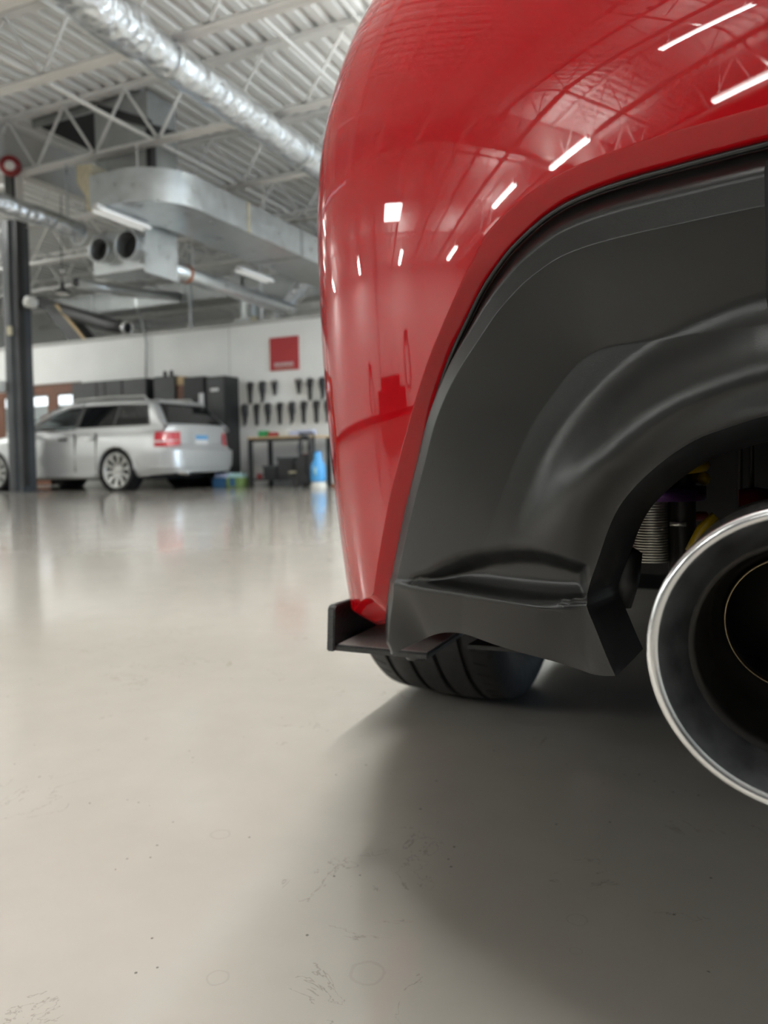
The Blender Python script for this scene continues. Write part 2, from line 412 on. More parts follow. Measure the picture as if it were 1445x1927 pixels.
# ================================================================ THE RED CAR (axis along Y, rear towards -Y)
CARX = 0.35
PV = (0.43355643290682766, 1.5600633238299237, 0.20156333626026252, 53.243476740986374, 32.35916295479157, 2.8149473603731106)
QV = (0.6658654428219283, 0.5197619369844803, 0.05, 2.955755105381661)
_ph = np.radians(np.linspace(-2, 100, 4081)); _dg = np.degrees(_ph)
_g = np.exp(-((_dg - PV[3]) / PV[4]) ** 2)
_R = np.where(_dg < PV[3], PV[1], PV[5]) * (1 - _g) + PV[2] * _g
_dp = _ph[1] - _ph[0]
_px = np.cumsum(-_R * np.cos(_ph)) * _dp; _py = np.cumsum(_R * np.sin(_ph)) * _dp
_i0 = int(np.argmin(abs(_ph))); _px += CARX - _px[_i0]; _py += PV[0] - _py[_i0]
_arc = np.concatenate([[0], np.cumsum(np.hypot(np.diff(_px), np.diff(_py)))]); _arc -= np.interp(0, _ph, _arc)
_e = np.radians(np.linspace(-20, 75, 3801)); _de = np.degrees(_e)
_rho = np.where(_de < 0, QV[3], QV[1] + (QV[2] - QV[1]) * np.clip(_de / 60, 0, 1)); _dd = _e[1] - _e[0]
_z = np.cumsum(_rho * np.cos(_e)) * _dd; _o = np.cumsum(_rho * np.sin(_e)) * _dd
_j0 = int(np.argmin(abs(_e))); _z += QV[0] - _z[_j0]; _o -= _o[_j0]
AMAX, ZTOP = 1.76, float(_z[-1])

def skin(a, z, d=0.0):
    """bumper skin: a = arc length round the plan outline from the centre line, z = height, d = offset outwards"""
    a = np.asarray(a, float); z = np.asarray(z, float)
    x = np.interp(a, _arc, _px); y = np.interp(a, _arc, _py); ph = np.interp(a, _arc, _ph)
    o = np.interp(z, _z, _o); e = np.interp(z, _z, _e)
    n0, n1 = -np.sin(ph), -np.cos(ph)
    return np.stack([x - n0 * o + d * n0 * np.cos(e), y - n1 * o + d * n1 * np.cos(e), z + d * np.sin(e)], -1)

def dense(pts, n=400, it=3, keep=True):
    """smoothed (corner-cut) polyline"""
    p = np.asarray(pts, float)
    for _ in range(it):
        q = np.empty((2 * len(p) - 2, 2)); q[0::2] = .75 * p[:-1] + .25 * p[1:]; q[1::2] = .25 * p[:-1] + .75 * p[1:]
        p = np.vstack([p[:1], q, p[-1:]])
    return p
def along(pts, t):
    s = np.concatenate([[0], np.cumsum(np.hypot(*np.diff(pts, axis=0).T))]); s /= s[-1]
    return np.stack([np.interp(t, s, pts[:, 0]), np.interp(t, s, pts[:, 1])], -1)
def knot(pts, keys):
    """curve position as a function of t with given (t, point) anchors (nearest point on the curve)"""
    s = np.concatenate([[0], np.cumsum(np.hypot(*np.diff(pts, axis=0).T))]); s /= s[-1]
    ks = []
    for t, p in keys:
        ks.append((t, s[np.argmin(np.hypot(pts[:, 0] - p[0], pts[:, 1] - p[1]))]))
    ks[0] = (ks[0][0], 0.0); ks[-1] = (ks[-1][0], 1.0)
    return lambda t: along(pts, np.interp(t, [k[0] for k in ks], [k[1] for k in ks]))
def dist(A, Z, pts):
    """distance to a polyline in the unrolled skin"""
    best = np.full(A.shape, 9.0)
    for (x0, y0), (x1, y1) in zip(pts[:-1], pts[1:]):
        dx, dy = x1 - x0, y1 - y0; l = dx * dx + dy * dy + 1e-12
        t = np.clip(((A - x0) * dx + (Z - y0) * dy) / l, 0, 1)
        best = np.minimum(best, np.hypot(A - x0 - t * dx, Z - y0 - t * dy))
    return best
def sst(x, a, b):
    t = np.clip((x - a) / (b - a), 0, 1); return t * t * (3 - 2 * t)
def inside(A, Z, poly):
    r = np.zeros(A.shape, bool)
    n = len(poly)
    for i in range(n):
        x0, y0 = poly[i]; x1, y1 = poly[(i + 1) % n]
        c = ((y0 > Z) != (y1 > Z)) & (A < (x1 - x0) * (Z - y0) / (y1 - y0 + 1e-12) + x0)
        r ^= c
    return r
def mirror(P):
    Q = np.array(P); Q[..., 0] = 2 * CARX - Q[..., 0]; return Q

EDGE = [(0.6932, 0.2499), (0.7040, 0.2543), (0.7026, 0.2637), (0.7006, 0.2731), (0.6899, 0.3003), (0.6701, 0.3344), (0.6512, 0.3694), (0.6322, 0.4038), (0.6151, 0.4343), (0.6011, 0.4638), (0.5751, 0.5067), (0.5553, 0.5305), (0.537, 0.5539), (0.5206, 0.5685), (0.5067, 0.5792), (0.4774, 0.594), (0.4511, 0.5995), (0.4196, 0.6014), (0.3911, 0.6015), (0.3648, 0.6018), (0.3354, 0.602), (0.25, 0.602), (0.12, 0.602), (0, 0.602)]
CREASE = [(0.7065, 0.3034), (0.7005, 0.3157), (0.6787, 0.3527), (0.6582, 0.3908), (0.6352, 0.4288), (0.6115, 0.4686), (0.5911, 0.5023), (0.5632, 0.5388), (0.5427, 0.5645), (0.5278, 0.5835), (0.5146, 0.5927), (0.498, 0.6011), (0.4769, 0.6088), (0.4592, 0.6131), (0.4379, 0.6153), (0.4193, 0.6164), (0.4018, 0.6174), (0.3672, 0.6174), (0.3352, 0.6174), (0.25, 0.6174), (0.12, 0.6174), (0, 0.6174)]
HEM = [(0.6899, 0.3003), (0.7065, 0.3034), (0.7311, 0.2956), (0.7559, 0.2855), (0.7775, 0.2755)]
BOTTOM = [(0.6932, 0.2499), (0.6812, 0.2518), (0.6648, 0.2596), (0.6343, 0.2739), (0.6118, 0.2816), (0.5935, 0.2843), (0.5792, 0.2846), (0.5586, 0.2817), (0.5323, 0.2792), (0.5081, 0.2779), (0.4861, 0.2768), (0.465, 0.2769), (0.4505, 0.2774), (0.4412, 0.2787)]
ARCH = [(0.4412, 0.2787), (0.4469, 0.2914), (0.4535, 0.3089), (0.4613, 0.3283), (0.4552, 0.3425), (0.4459, 0.3607), (0.4361, 0.3801), (0.4251, 0.3975), (0.4097, 0.4132), (0.3906, 0.4285), (0.3732, 0.4386), (0.3567, 0.4438), (0.3376, 0.4496), (0.32, 0.451), (0.30, 0.4496), (0.275, 0.443), (0.25, 0.431), (0.225, 0.412), (0.206, 0.388), (0.194, 0.36), (0.188, 0.33), (0.195, 0.29), (0.197, 0.279), (0.15, 0.272), (0.07, 0.27), (0, 0.27)]
POCKET = [(0.6289, 0.3264), (0.6013, 0.3242), (0.5749, 0.3237), (0.5436, 0.3241), (0.5106, 0.3245), (0.4812, 0.3259), (0.4617, 0.3286), (0.4585, 0.3528), (0.4783, 0.3582), (0.4993, 0.3603), (0.5227, 0.3589), (0.5486, 0.3548), (0.5713, 0.3491), (0.5949, 0.3387), (0.6093, 0.3320)]

car = thing('sports_car', 'glossy red sports car with matt black lower bumper and large exhaust, filling the near corner', 'car', (CARX, 1.36, 0))
def part(mb, name, m, smooth=True, **k):
    return rel(mb.build(name, m, None, smooth, **k), car)

# red bumper and rear quarter skin
edge, crease = dense(EDGE), dense(CREASE)
NT, NR = 260, 130
t = np.linspace(0, 1, NT)
inner_pts = np.vstack([[(AMAX, 0.268)], [(1.2, 0.268)], [(0.9, 0.268)], np.array(HEM[::-1][:-1]), crease[1:]])
f_in = knot(inner_pts, [(0, (AMAX, 0.268)), (.30, (0.7775, 0.2755)), (.38, (0.7065, 0.3034)), (.62, (0.537, 0.571)), (.80, (0.3672, 0.6174)), (1, (0, 0.6174))])
f_out = knot(np.array([(AMAX, .55), (AMAX, ZTOP), (1.3, ZTOP), (1.0, ZTOP), (.8, ZTOP), (.6, ZTOP), (.4, ZTOP), (.2, ZTOP), (0, ZTOP)]),
             [(0, (AMAX, .55)), (.2, (AMAX, ZTOP)), (.38, (1.0, ZTOP)), (.62, (.6, ZTOP)), (.80, (.4, ZTOP)), (1, (0, ZTOP))])
I, O = f_in(t), f_out(t)
r = np.linspace(0, 1, NR) ** 1.15
AZ = I[:, None] * (1 - r[None, :, None]) + O[:, None] * r[None, :, None]
P = skin(AZ[..., 0], AZ[..., 1])
# wheel arch cut
WY, WR = 1.36, 0.315
mb = MB(); mb.grid(P); mb.grid(mirror(P), flip=True)
me_keep = MB(); vsA = np.array(mb.v)
cut = (np.hypot(vsA[:, 1] - WY, vsA[:, 2] - WR) < 0.352) & ((vsA[:, 0] < CARX - .7) | (vsA[:, 0] > CARX + .7))
mb.f = [f for f in mb.f if not any(cut[i] for i in f)]
bumper = part(mb, 'bumper', MT['red'])
# folded lip running down to the black trim
tl = np.linspace(0, 1, 300)
fc = knot(crease, [(0, (0.7065, 0.3034)), (.45, (0.537, 0.571)), (.8, (0.3672, 0.6174)), (1, (0, 0.6174))])
red_edge = edge[np.argmin(np.hypot(edge[:, 0] - .6899, edge[:, 1] - .3003)):]
fe = knot(red_edge, [(0, (0.6899, 0.3003)), (.45, (0.513, 0.575)), (.8, (0.3648, 0.6018)), (1, (0, 0.602))])
c0, e0 = fc(tl), fe(tl)
rows = []
for q, dd in ((0, 0), (.03, -.0001), (.08, -.0006), (.16, -.0017), (.35, -.0044), (.6, -.0078), (.85, -.0112), (1.0, -.0140), (1.0, -.022)):
    p = c0 * (1 - q) + e0 * q; rows.append(skin(p[:, 0], p[:, 1], dd))
rows = np.array(rows)
lp = MB(); lp.grid(rows); lp.grid(mirror(rows), flip=True)
part(lp, 'bumper_lip', MT['red'])
# turned-under hem at the bottom corner
hem_top = np.vstack([np.array(HEM), [(0.9, 0.268), (1.2, 0.268), (AMAX, 0.268)]])
hem_t = along(hem_top, np.linspace(0, 1, 160))
a_, zt = hem_t[:, 0], hem_t[:, 1]
rows = []
for q, dd in ((0, 0), (.06, -.001), (.2, -.004), (.5, -.011), (.8, -.018), (1, -.023), (1.05, -.045)):
    zb = np.where(a_ < .72, .2665, .2665 - .012 * sst(a_, .72, .80)); rows.append(skin(a_, zt * (1 - q) + zb * q, np.minimum(dd, dd + (1 - min(q, 1)) * -.014 * np.clip((.7065 - a_) / .0166, 0, 1))))
rows = np.array(rows)
# keep the wheel openings free
keep = [i for i in range(160) if rows[0, i, 1] < WY - .36]
rows = rows[:, :keep[-1] + 1]
part(MB().grid(rows), 'bumper_hem', MT['red']); part(MB().grid(mirror(rows), flip=True), 'bumper_hem', MT['red'])
# boot lid that closes the top of the skin
top = skin(np.linspace(0, AMAX, 90), np.full(90, ZTOP))
cen = np.stack([np.full(90, CARX), top[:, 1], np.full(90, ZTOP + .03)], -1)
ts = np.linspace(0, 1, 14)[:, None, None]
lid = top[None] * (1 - ts) + cen[None] * ts; lid[..., 2] = ZTOP + .03 * np.sin(ts[..., 0] * PI / 2)
ld = MB(); ld.grid(lid); ld.grid(mirror(lid), flip=True)
part(ld, 'boot_lid', MT['red'])

# matt black lower valance with the exhaust arch, moulded as one skin
bottom, arch = dense(BOTTOM, it=2), dense(ARCH, it=2)
NT2, NR2 = 380, 220
t = np.linspace(0, 1, NT2); r = np.linspace(0, 1, NR2)
fo = knot(edge, [(0, (0.6932, 0.2499)), (.06, (0.7026, 0.2637)), (.42, (0.513, 0.575)), (.60, (0.3376, 0.602)), (.80, (0.16, 0.602)), (1, (0, 0.602))])
fi = knot(arch, [(0, (0.4412, 0.2787)), (.12, (0.4613, 0.3283)), (.42, (0.40, 0.421)), (.60, (0.3376, 0.4496)), (.72, (0.25, 0.431)), (.90, (0.188, 0.33)), (1, (0, 0.27))])
O, I = fo(t), fi(t)
Bc = along(bottom, r); Ec = O[-1] * (1 - r[:, None]) + I[-1] * r[:, None]
R_, T_ = r[None, :, None], t[:, None, None]
AZ = (1 - R_) * O[:, None] + R_ * I[:, None] + (1 - T_) * Bc[None] + T_ * Ec[None] \
    - ((1 - T_) * (1 - R_) * O[0] + (1 - T_) * R_ * I[0] + T_ * (1 - R_) * O[-1] + T_ * R_ * I[-1])
A, Z = AZ[..., 0], AZ[..., 1]
dE = dist(A, Z, edge[::2][3:]); dO = dist(A, Z, arch[:-12:2]); dK = dist(A, Z, np.array(POCKET[:7]))
top_w = sst(Z, .45, .58)
w1 = .006 + .016 * top_w; w2 = .021 + .019 * top_w
D = -.014 + .012 * sst(dE, .001, w1) * 1.0
D += .0055 * np.clip((dE - w1) / (w2 - w1), 0, 1)
fall = np.clip((dE - w2) / .075, 0, 1)
D -= (.017 * fall) * (.4 + .6 * sst(Z, .34, .55))
# bulge round the exhaust opening
up_w = sst(Z, .335, .43)
bulge = .024 * (1 - sst(dO, .022, .070)) * up_w
bulge -= .010 * (1 - sst(dO, .0, .020)) * (.3 + .7 * up_w)
D += bulge
# pocket above the lower skirt
pin = inside(A, Z, POCKET); dP = dist(A, Z, np.array(POCKET + POCKET[:1]))
sp = np.where(pin, dP, -dP)
shelf = sst(np.where(pin, dK, -1.0), -.0002, .0035)
D -= .013 * sst(sp, -.006, .013) * np.where(pin, shelf, (Z > .326).astype(float))
# the skirt below the crease swells out a little
sk = sst(.3275 - Z, .0, .007) * sst(A, .46, .50) * (1 - sst(A, .62, .70))
D += .0050 * sk - .018 * np.clip((.322 - Z) / .055, 0, 1) * sst(A, .445, .50) * (1 - sst(A, .635, .685))
Pv = skin(A, Z, D)
va = MB(); va.grid(Pv); va.grid(mirror(Pv), flip=True)
val = part(va, 'lower_valance', MT['plastic'], fix=False)
# returns: along the bottom edge and into the exhaust opening
bp0 = Pv[0, :, :]
ret = np.array([bp0, bp0 + [0.0, .004, .0015], bp0 + [0.002, .018, .004], bp0 + [0.004, .034, .007]])
part(MB().grid(ret), 'valance_return', MT['plastic']); part(MB().grid(mirror(ret), flip=True), 'valance_return', MT['plastic'])
op = Pv[:, -1, :]
ctr = np.array([.030, 0, .335])
rad = op - ctr; rad[:, 1] = 0
ln = np.linalg.norm(rad, axis=1)[:, None]; rad = rad / np.maximum(ln, 1e-6)
lip = []
for dy, sh in ((0, 0), (.003, .0015), (.010, .004), (.030, .009), (.055, .014), (.075, .010)):
    q = op.copy(); q[:, 1] += dy; q -= rad * sh; lip.append(q)
lip = np.array(lip)
lo = MB(); lo.grid(lip); lo.grid(mirror(lip), flip=True)
part(lo, 'opening_return', mat('black_opening_plastic', (0.012, 0.012, 0.013), 0.5))
# rubber seal between paint and plastic
sl = edge[8:]; sl3 = skin(sl[:, 0] - .0015, sl[:, 1] - .0022 * sst(sl[:, 1], .5, .6), -.0105)
ss = MB(); ss.tube([tuple(p) for p in sl3[::2]], .0019, 8); ss.tube([tuple(p) for p in mirror(sl3[::2])], .0019, 8)
part(ss, 'edge_seal', MT['seal'], fix=False)
# dark insert between the two exhaust arches
ai = np.linspace(.3365, 0, 30); zi = np.linspace(.588, .508, 14)
AI, ZI = np.meshgrid(ai, zi, indexing='ij'); Pi = skin(AI, ZI, .0035 - .004 * sst(np.abs(ZI - .548), .034, .040))
Pe = np.concatenate([skin(AI[:1], ZI[:1], -.02), Pi]); 
ins = MB(); ins.grid(Pe); ins.grid(mirror(Pe), flip=True)
part(ins, 'centre_insert', mat('gloss_black_insert', (0.006, 0.006, 0.008), 0.5, spec=0.25))

# exhaust tip: rolled lip, smoked cone, inner pipe
def exhaust(cx):
    ty, tz, R = .3655, .3405, .0668
    prof = [(R - .0052, .0016), (R - .0042, .0004), (R - .0028, 0.0), (R - .0012, .0006), (R - .0002, .0022), (R, .0045), (R - .0006, .010), (R - .002, .05), (R - .006, .16)]
    tip = part(MB().lathe([(a, b) for a, b in prof], (cx, ty, tz), (0, 1, 0), 128), 'exhaust_tip', MT['polished'])
    cone = MB().lathe([(R - .0052, .0016), (R - .0060, .0024), (R - .0068, .0034), (R - .0165, .0165), (R - .0172, .0185)], (cx, ty, tz), (0, 1, 0), 128).build('cone', MT['brushed'], tip, True)
    thr = MB().lathe([(R - .0172, .0185), (R - .0195, .0187), (R - .0200, .030), (R - .0225, .060), (R - .026, .080), (.0345, .083)], (cx, ty, tz), (0, 1, 0), 96).build('throat', MT['soot'], tip, True)
    rim = MB().lathe([(.0352, .079), (.0346, .0780), (.0340, .079), (.0336, .083)], (cx, ty, tz), (0, 1, 0), 96).build('inner_pipe_rim', MT['gold'], tip, True)
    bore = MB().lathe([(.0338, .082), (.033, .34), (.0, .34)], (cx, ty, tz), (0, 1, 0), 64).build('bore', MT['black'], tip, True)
    pipe = part(MB().tube([(cx, ty + .12, tz), (cx, ty + .24, tz), (cx + .05, ty + .36, tz + .01)], [.058, .05, .045], 28), 'exhaust_pipe', MT['soot'])
    return tip
exhaust(.030); exhaust(2 * CARX - .030)

# underbody, muffler and what shows through the opening
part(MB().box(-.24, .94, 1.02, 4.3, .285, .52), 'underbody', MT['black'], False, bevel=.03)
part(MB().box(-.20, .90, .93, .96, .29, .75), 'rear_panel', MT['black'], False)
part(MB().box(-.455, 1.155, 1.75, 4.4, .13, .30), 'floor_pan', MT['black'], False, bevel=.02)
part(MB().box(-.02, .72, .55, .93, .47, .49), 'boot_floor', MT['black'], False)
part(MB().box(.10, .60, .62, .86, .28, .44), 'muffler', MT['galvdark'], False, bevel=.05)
cx, cy = -.066, .70
part(MB().lathe([(.011, 0), (.011, .16)], (cx + .026, cy, .31), (0, 0, 1), 20), 'damper', MT['soot'])
th = MB()
for k in range(24): th.lathe([(.0150, 0), (.0163, .0011), (.0150, .0022)], (cx, cy, .336 + k * .0023), (0, 0, 1), 24)
rel(th.build('threaded_sleeve', MT['thread'], None, True), car)
part(MB().lathe([(.010, 0), (.034, 0), (.034, .011), (.010, .011)], (cx + .012, cy - .02, .3905), (0, 0, 1), 28, close=True), 'spring_collar', MT['purple'])
hx = []
for k in range(120):
    a = k / 120 * 2 * PI * 4; hx.append((cx + .018 + .026 * math.cos(a), cy - .02 + .026 * math.sin(a), .4075 + .045 * k / 120))
part(MB().tube(hx, .0052, 8), 'coil_spring', MT['yellow'])
part(MB().tube([(-.048, .70, .375), (-.022, .72, .374)], .0042, 10), 'control_arm', MT['redpart'])
part(MB().tube([(-.049, .69, .3695), (-.036, .69, .3695)], .0022, 10), 'link_bolt', MT['thread'])
part(MB().tube([(-.030, .62, .355), (-.022, .62, .372), (-.012, .62, .382)], .004, 10), 'sway_bar_link', MT['yellow'])
part(MB().lathe([(0, -.012), (.020, -.012), (.022, 0), (.020, .012), (0, .012)], (.016, .70, .378), (1, 0, 0), 20), 'bushing', MT['redpart'])
part(MB().tube([(.005, .72, .375), (.005, .72, .50)], .0022, 10).tube([(.014, .72, .375), (.014, .72, .50)], .0022, 10), 'brake_line', MT['soot'])
part(MB().lathe([(0, -.03), (.010, -.03), (.012, -.01), (.010, .012), (0, .016)], (-.074, .60, .345), (.2, 0, 1), 14), 'rubber_boot', MT['seal'])

# black corner plate with its upright fin, bolt below
part(MB().box(-.378, -.27, .690, 1.00, .2335, .2395), 'corner_plate', MT['blackmetal'], False, bevel=.0012)
part(MB().box(-.369, -.272, .693, .99, .2396, .2403), 'lit_grit_pad', MT['lit_grit'], False)  # added pad, coloured pale to stand in for light on the plate top
part(MB().prism([(-.3795, .686, .2335), (-.3795, .690, .2770), (-.3795, .694, .2800), (-.3795, .775, .2770), (-.3795, .80, .2335)], (0, 0, 0), (.0085, 0, 0)), 'fin', MT['blackmetal'], False, bevel=.0012)
part(MB().lathe([(0, -.007), (.010, -.007), (.012, -.004), (.012, 0)], (-.292, .715, .2335), (0, 0, 1), 20), 'plate_bolt', MT['blackmetal'])
part(MB().prism([(-.245, .735, .236), (-.175, .70, .246), (-.16, .86, .246), (-.235, .88, .236)], (0, 0, 0), (0, 0, .004)), 'splash_flap', MT['black'], False)

# wheels
def wheel(cx, cy, side, camber=0.0):
    """side -1: outer face towards -X"""
    W = .215
    wt = bpy.data.objects.new('wheel', None); COL.objects.link(wt)
    wt.location = (cx, cy, WR); wt.rotation_euler = (0, camber * -side, 0)
    R = WR + .002
    # tread ribs separated by four grooves
    ribs = [(-.1075, -.0725), (-.0645, -.030), (-.0215, .0145), (.0235, .060), (.069, .1075)]
    prof = [(.232, -.098), (.262, -.1125), (.290, -.114), (R - .012, -.1075)]
    def crown(h): return R - .009 * (abs(h) / .1075) ** 2.6
    for i, (a, b) in enumerate(ribs):
        if i == 0: prof += [(crown(-.096), -.100), (crown(b), b)]
        elif i == 4: prof += [(crown(a), a), (crown(.096), .100)]
        else: prof += [(crown(a), a), (crown((a + b) / 2), (a + b) / 2), (crown(b), b)]
        if i < 4:
            na = ribs[i + 1][0]; prof += [(crown(b) - .0065, b + .0012), (crown(na) - .0065, na - .0012)]
    prof += [(R - .012, .1075), (.290, .114), (.262, .1125), (.232, .098), (.225, .09), (.225, -.09)]
    ty = MB().lathe(prof, (0, 0, 0), (1, 0, 0), 120, close=True).build('tyre', MT['rubber'], wt, autosmooth=math.radians(35))
    sp = MB()     # sipes across the shoulder blocks
    for k in range(64):
        a = 2 * PI * k / 64
        for (h0, h1) in ((-.099, -.079), (.079, .099)):
            ca, sa = math.cos(a), math.sin(a); cb, sb = math.cos(a + .030), math.sin(a + .030)
            hm_ = (h0 + h1) / 2
            rr = crown(.097) - .0002
            r0_, r1_ = (rr, crown(.079)) if abs(h0) > abs(h1) else (crown(.079), rr)
            sp.bar((h0, r0_ * ca, r0_ * sa), (h1, r1_ * cb, r1_ * sb), .0026, .0012)
    tag(sp.build('sipes', MT['seal'], wt), kind='stuff')
    o = side
    MB().lathe([(.226, .095 * -1), (.222, -.09), (.205, -.06), (.205, .07), (.222, .09), (.226, .095)], (0, 0, 0), (1, 0, 0), 64).build('rim', MT['soot'], wt, True)
    MB().lathe([(0, .055 * o), (.05, .055 * o), (.06, .04 * o)], (0, 0, 0), (1, 0, 0), 24).build('hub', MT['soot'], wt, True)
    for k in range(10):
        a = 2 * PI * k / 10
        MB().bar((.05 * o, .04 * math.cos(a), .04 * math.sin(a)), (.075 * o, .215 * math.cos(a), .215 * math.sin(a)), .022, .03).build('spoke', MT['soot'], wt)
    MB().lathe([(.06, -.02 * o), (.155, -.02 * o), (.155, -.045 * o), (.06, -.045 * o)], (0, 0, 0), (1, 0, 0), 48, close=True).build('brake_disc', MT['polished'], wt)
    return rel(wt, car)
wl = wheel(-.435, WY, -1, math.radians(2.0))
wheel(2 * CARX + .435, WY, 1, math.radians(2.0))
wheel(-.40, 3.93, -1); wheel(2 * CARX + .40, 3.93, 1)

# the rest of the body, ahead of the rear quarter
def hull(sections, name, m, n=17):
    """sections: (y, half width, z low, z shoulder, z top)"""
    rows = []
    for (y, hw, zl, zs, zt) in sections:
        row = []
        for k in range(n):
            u = k / (n - 1)
            if u < .45: q = u / .45; row.append((hw * (.94 + .06 * math.sin(q * PI / 2)), y, zl + (zs - zl) * q))
            else: q = (u - .45) / .55 * PI / 2; row.append((hw * math.cos(q) ** .45, y, zs + (zt - zs) * math.sin(q)))
        rows.append(row)
    P = np.array(rows); L = P.copy(); L[..., 0] = CARX - P[..., 0]; Rr = P.copy(); Rr[..., 0] = CARX + P[..., 0]
    mb = MB(); mb.grid(L); mb.grid(Rr, flip=True)
    V = np.array(mb.v)
    c = ((np.hypot(V[:, 1] - WY, V[:, 2] - WR) < .352) | (np.hypot(V[:, 1] - 3.93, V[:, 2] - WR) < .352)) & (abs(V[:, 0] - CARX) > .6)
    mb.f = [f for f in mb.f if not any(c[i] for i in f)]
    return part(mb, name, m)
ysec = [1.24, 1.35, 1.5, 1.65, 1.8, 2.0, 2.3, 2.6, 2.9, 3.2, 3.5, 3.6, 3.75, 3.9, 4.05, 4.2, 4.35, 4.5, 4.6]
hull([(y, .845 + .035 * math.exp(-((y - 1.6) / .5) ** 2) + .02 * math.exp(-((y - 3.9) / .4) ** 2) - .22 * max(0, (y - 4.2) / .4) ** 2, .22 - .07 * min(1, max(0, (y - 1.7) / .25)) + .05 * max(0, y - 4.2),
       .80 - .05 * max(0, (y - 3.2)), .955 - .02 * abs(y - 1.3) - .09 * max(0, y - 3.0)) for y in ysec], 'body_shell', MT['red'])
hull([(1.30, .50, .93, .935, .94), (1.6, .60, .90, .98, 1.06), (2.0, .68, .90, 1.02, 1.22), (2.5, .70, .88, 1.02, 1.28), (2.9, .70, .86, 1.0, 1.22), (3.3, .68, .84, .92, 1.02), (3.55, .64, .80, .84, .88)], 'cabin', MT['tint'])

# ================================================================ LIGHTS OF THE WORKSHOP
TUBE_COLOR = (0.985, 1.0, 0.965)
for k_ in ('tube', 'brighttube', 'dimtube'): MT[k_].cycles.emission_sampling = 'NONE'
def strip_light(cx, cy, z, length, along='x', label=None, group=None, rods=True, lit='tube'):
    o = thing('ceiling_light', label, 'light', (cx, cy, z), group)
    hx, hy = (length / 2, .085) if along == 'x' else (.085, length / 2)
    (MB().box(-hx, hx, -.03, .03, .0, .06) if along == 'x' else MB().box(-.03, .03, -hy, hy, .0, .06)).build('housing', MT['fixture'], o)
    for s in (-1, 1):
        d = Vector((1, 0, 0)) if along == 'x' else Vector((0, 1, 0)); q = Vector((0, 1, 0)) if along == 'x' else Vector((1, 0, 0))
        MB().tube([q * .058 * s - d * (length / 2 - .03), q * .058 * s + d * (length / 2 - .03)], .019, 10).build('tube', MT[lit], o)
    if lit != 'dimtube':
        k = LIGHT['watts'] * length * (2.6 if lit == 'brighttube' else 1.0)
        sx, sy = (length - .06, .13) if along == 'x' else (.13, length - .06)
        area_light('tube_light', (0, 0, -.022), (0, 0, -1), sx, sy, k * .50, TUBE_COLOR, o)
        area_light('tube_uplight', (0, 0, .063), (0, 0, 1), sx, sy, k * .50, TUBE_COLOR, o)
    if rods:
        for s in (-1, 1):
            p = Vector((s * hx * .8, 0, .075)) if along == 'x' else Vector((0, s * hy * .8, .075))
            MB().bar(p, p + Vector((0, 0, DECK - z - .08)), .008).build('hanger_rod', MT['steel'], o)
    return o
G1 = 'tube lights mirrored in the red bumper'
refl = [(-3.5, -4.9, 'tube light mirrored as the longest streak at the top of the red bumper'),
        (-3.9, -7.05, 'tube light mirrored as the lower of two streaks at the upper right of the bumper'),
        (-7.6, -5.8, 'tube light mirrored as a slanted streak high above the black trim corner'),
        (-7.7, -7.1, 'tube light mirrored as a streak touching the rounded bumper lip'),
        (-10.1, -5.2, 'tube light mirrored as an upright streak left of the lip curve'),
        (-12.6, -6.1, 'tube light mirrored as a short streak just above the lip curve'),
        (-15.0, -4.9, 'tube light mirrored alone in the middle of the bumper side'),
        (-15.3, -1.6, 'tube light mirrored below the square panel in the bumper'),
        (-15.6, 2.2, 'tube light mirrored as the bright dash left of the square panel reflection'),
        (-15.8, 7.0, 'tube light mirrored as the dash at the far edge of the bumper')]
for (x, y, l) in refl: strip_light(x, y, 4.0, 1.5, 'x', l, G1, lit='tube' if x > -6 else 'brighttube')
strip_light(-6.44, 7.0, 3.25, .85, 'y', 'tube light hanging under the bent metal duct', 'tube lights under the ducts', rods=False, lit='dimtube')
strip_light(-6.66, 10.05, 3.25, .9, 'y', 'tube light hanging near the far end of the metal duct', 'tube lights under the ducts', rods=False, lit='dimtube')
for (x, y) in ((5.5, 1.5), (5.5, 5.5), (2.6, 3.2), (8.3, 3.0), (-.2, -7.6), (-1.6, 3.3), (-1.4, 5.6), (1.4, 5.6), (-1.6, 7.9), (1.6, 7.9), (4.2, 9.2), (-1.2, 10.0)):  # added unseen fixtures, fill light for the deck and walls
    strip_light(x, y, 4.0, 2.3, 'x', 'white tube light fixture added unseen under the roof deck for fill', 'tube lights out of frame')
for (x, y) in ((-2.0, 14.0), (-8.0, 18.2)):
    strip_light(x, y, 4.0, 2.3, 'x', 'tube light in the bay behind the white partition wall', 'tube lights behind the partition')
for (x, y) in ((-11.3, 7.6), (-13.6, 9.6)):
    strip_light(x, y, 4.45, 1.5, 'x', 'tube light above the silver wagon bay', 'tube lights over the wagon bay', rods=False)
strip_light(-.50, 1.05, 4.0, 2.3, 'y', 'tube light straight above the red car rear corner, out of frame', 'tube lights out of frame', lit='brighttube')
pl = thing('ceiling_panel_light', 'square bright panel light mirrored in the red bumper', 'light', (-11.2, -.6, 3.9))
MB().box(-.55, .55, -.5, .5, .01, .06).build('housing', MT['fixture'], pl)
MB().box(-.5, .5, -.46, .46, -.004, .01).build('diffuser', MT['panel'], pl)
for s in (-1, 1): MB().bar((s * .4, 0, .06), (s * .4, 0, DECK - 3.9), .008).build('hanger_rod', MT['steel'], pl)

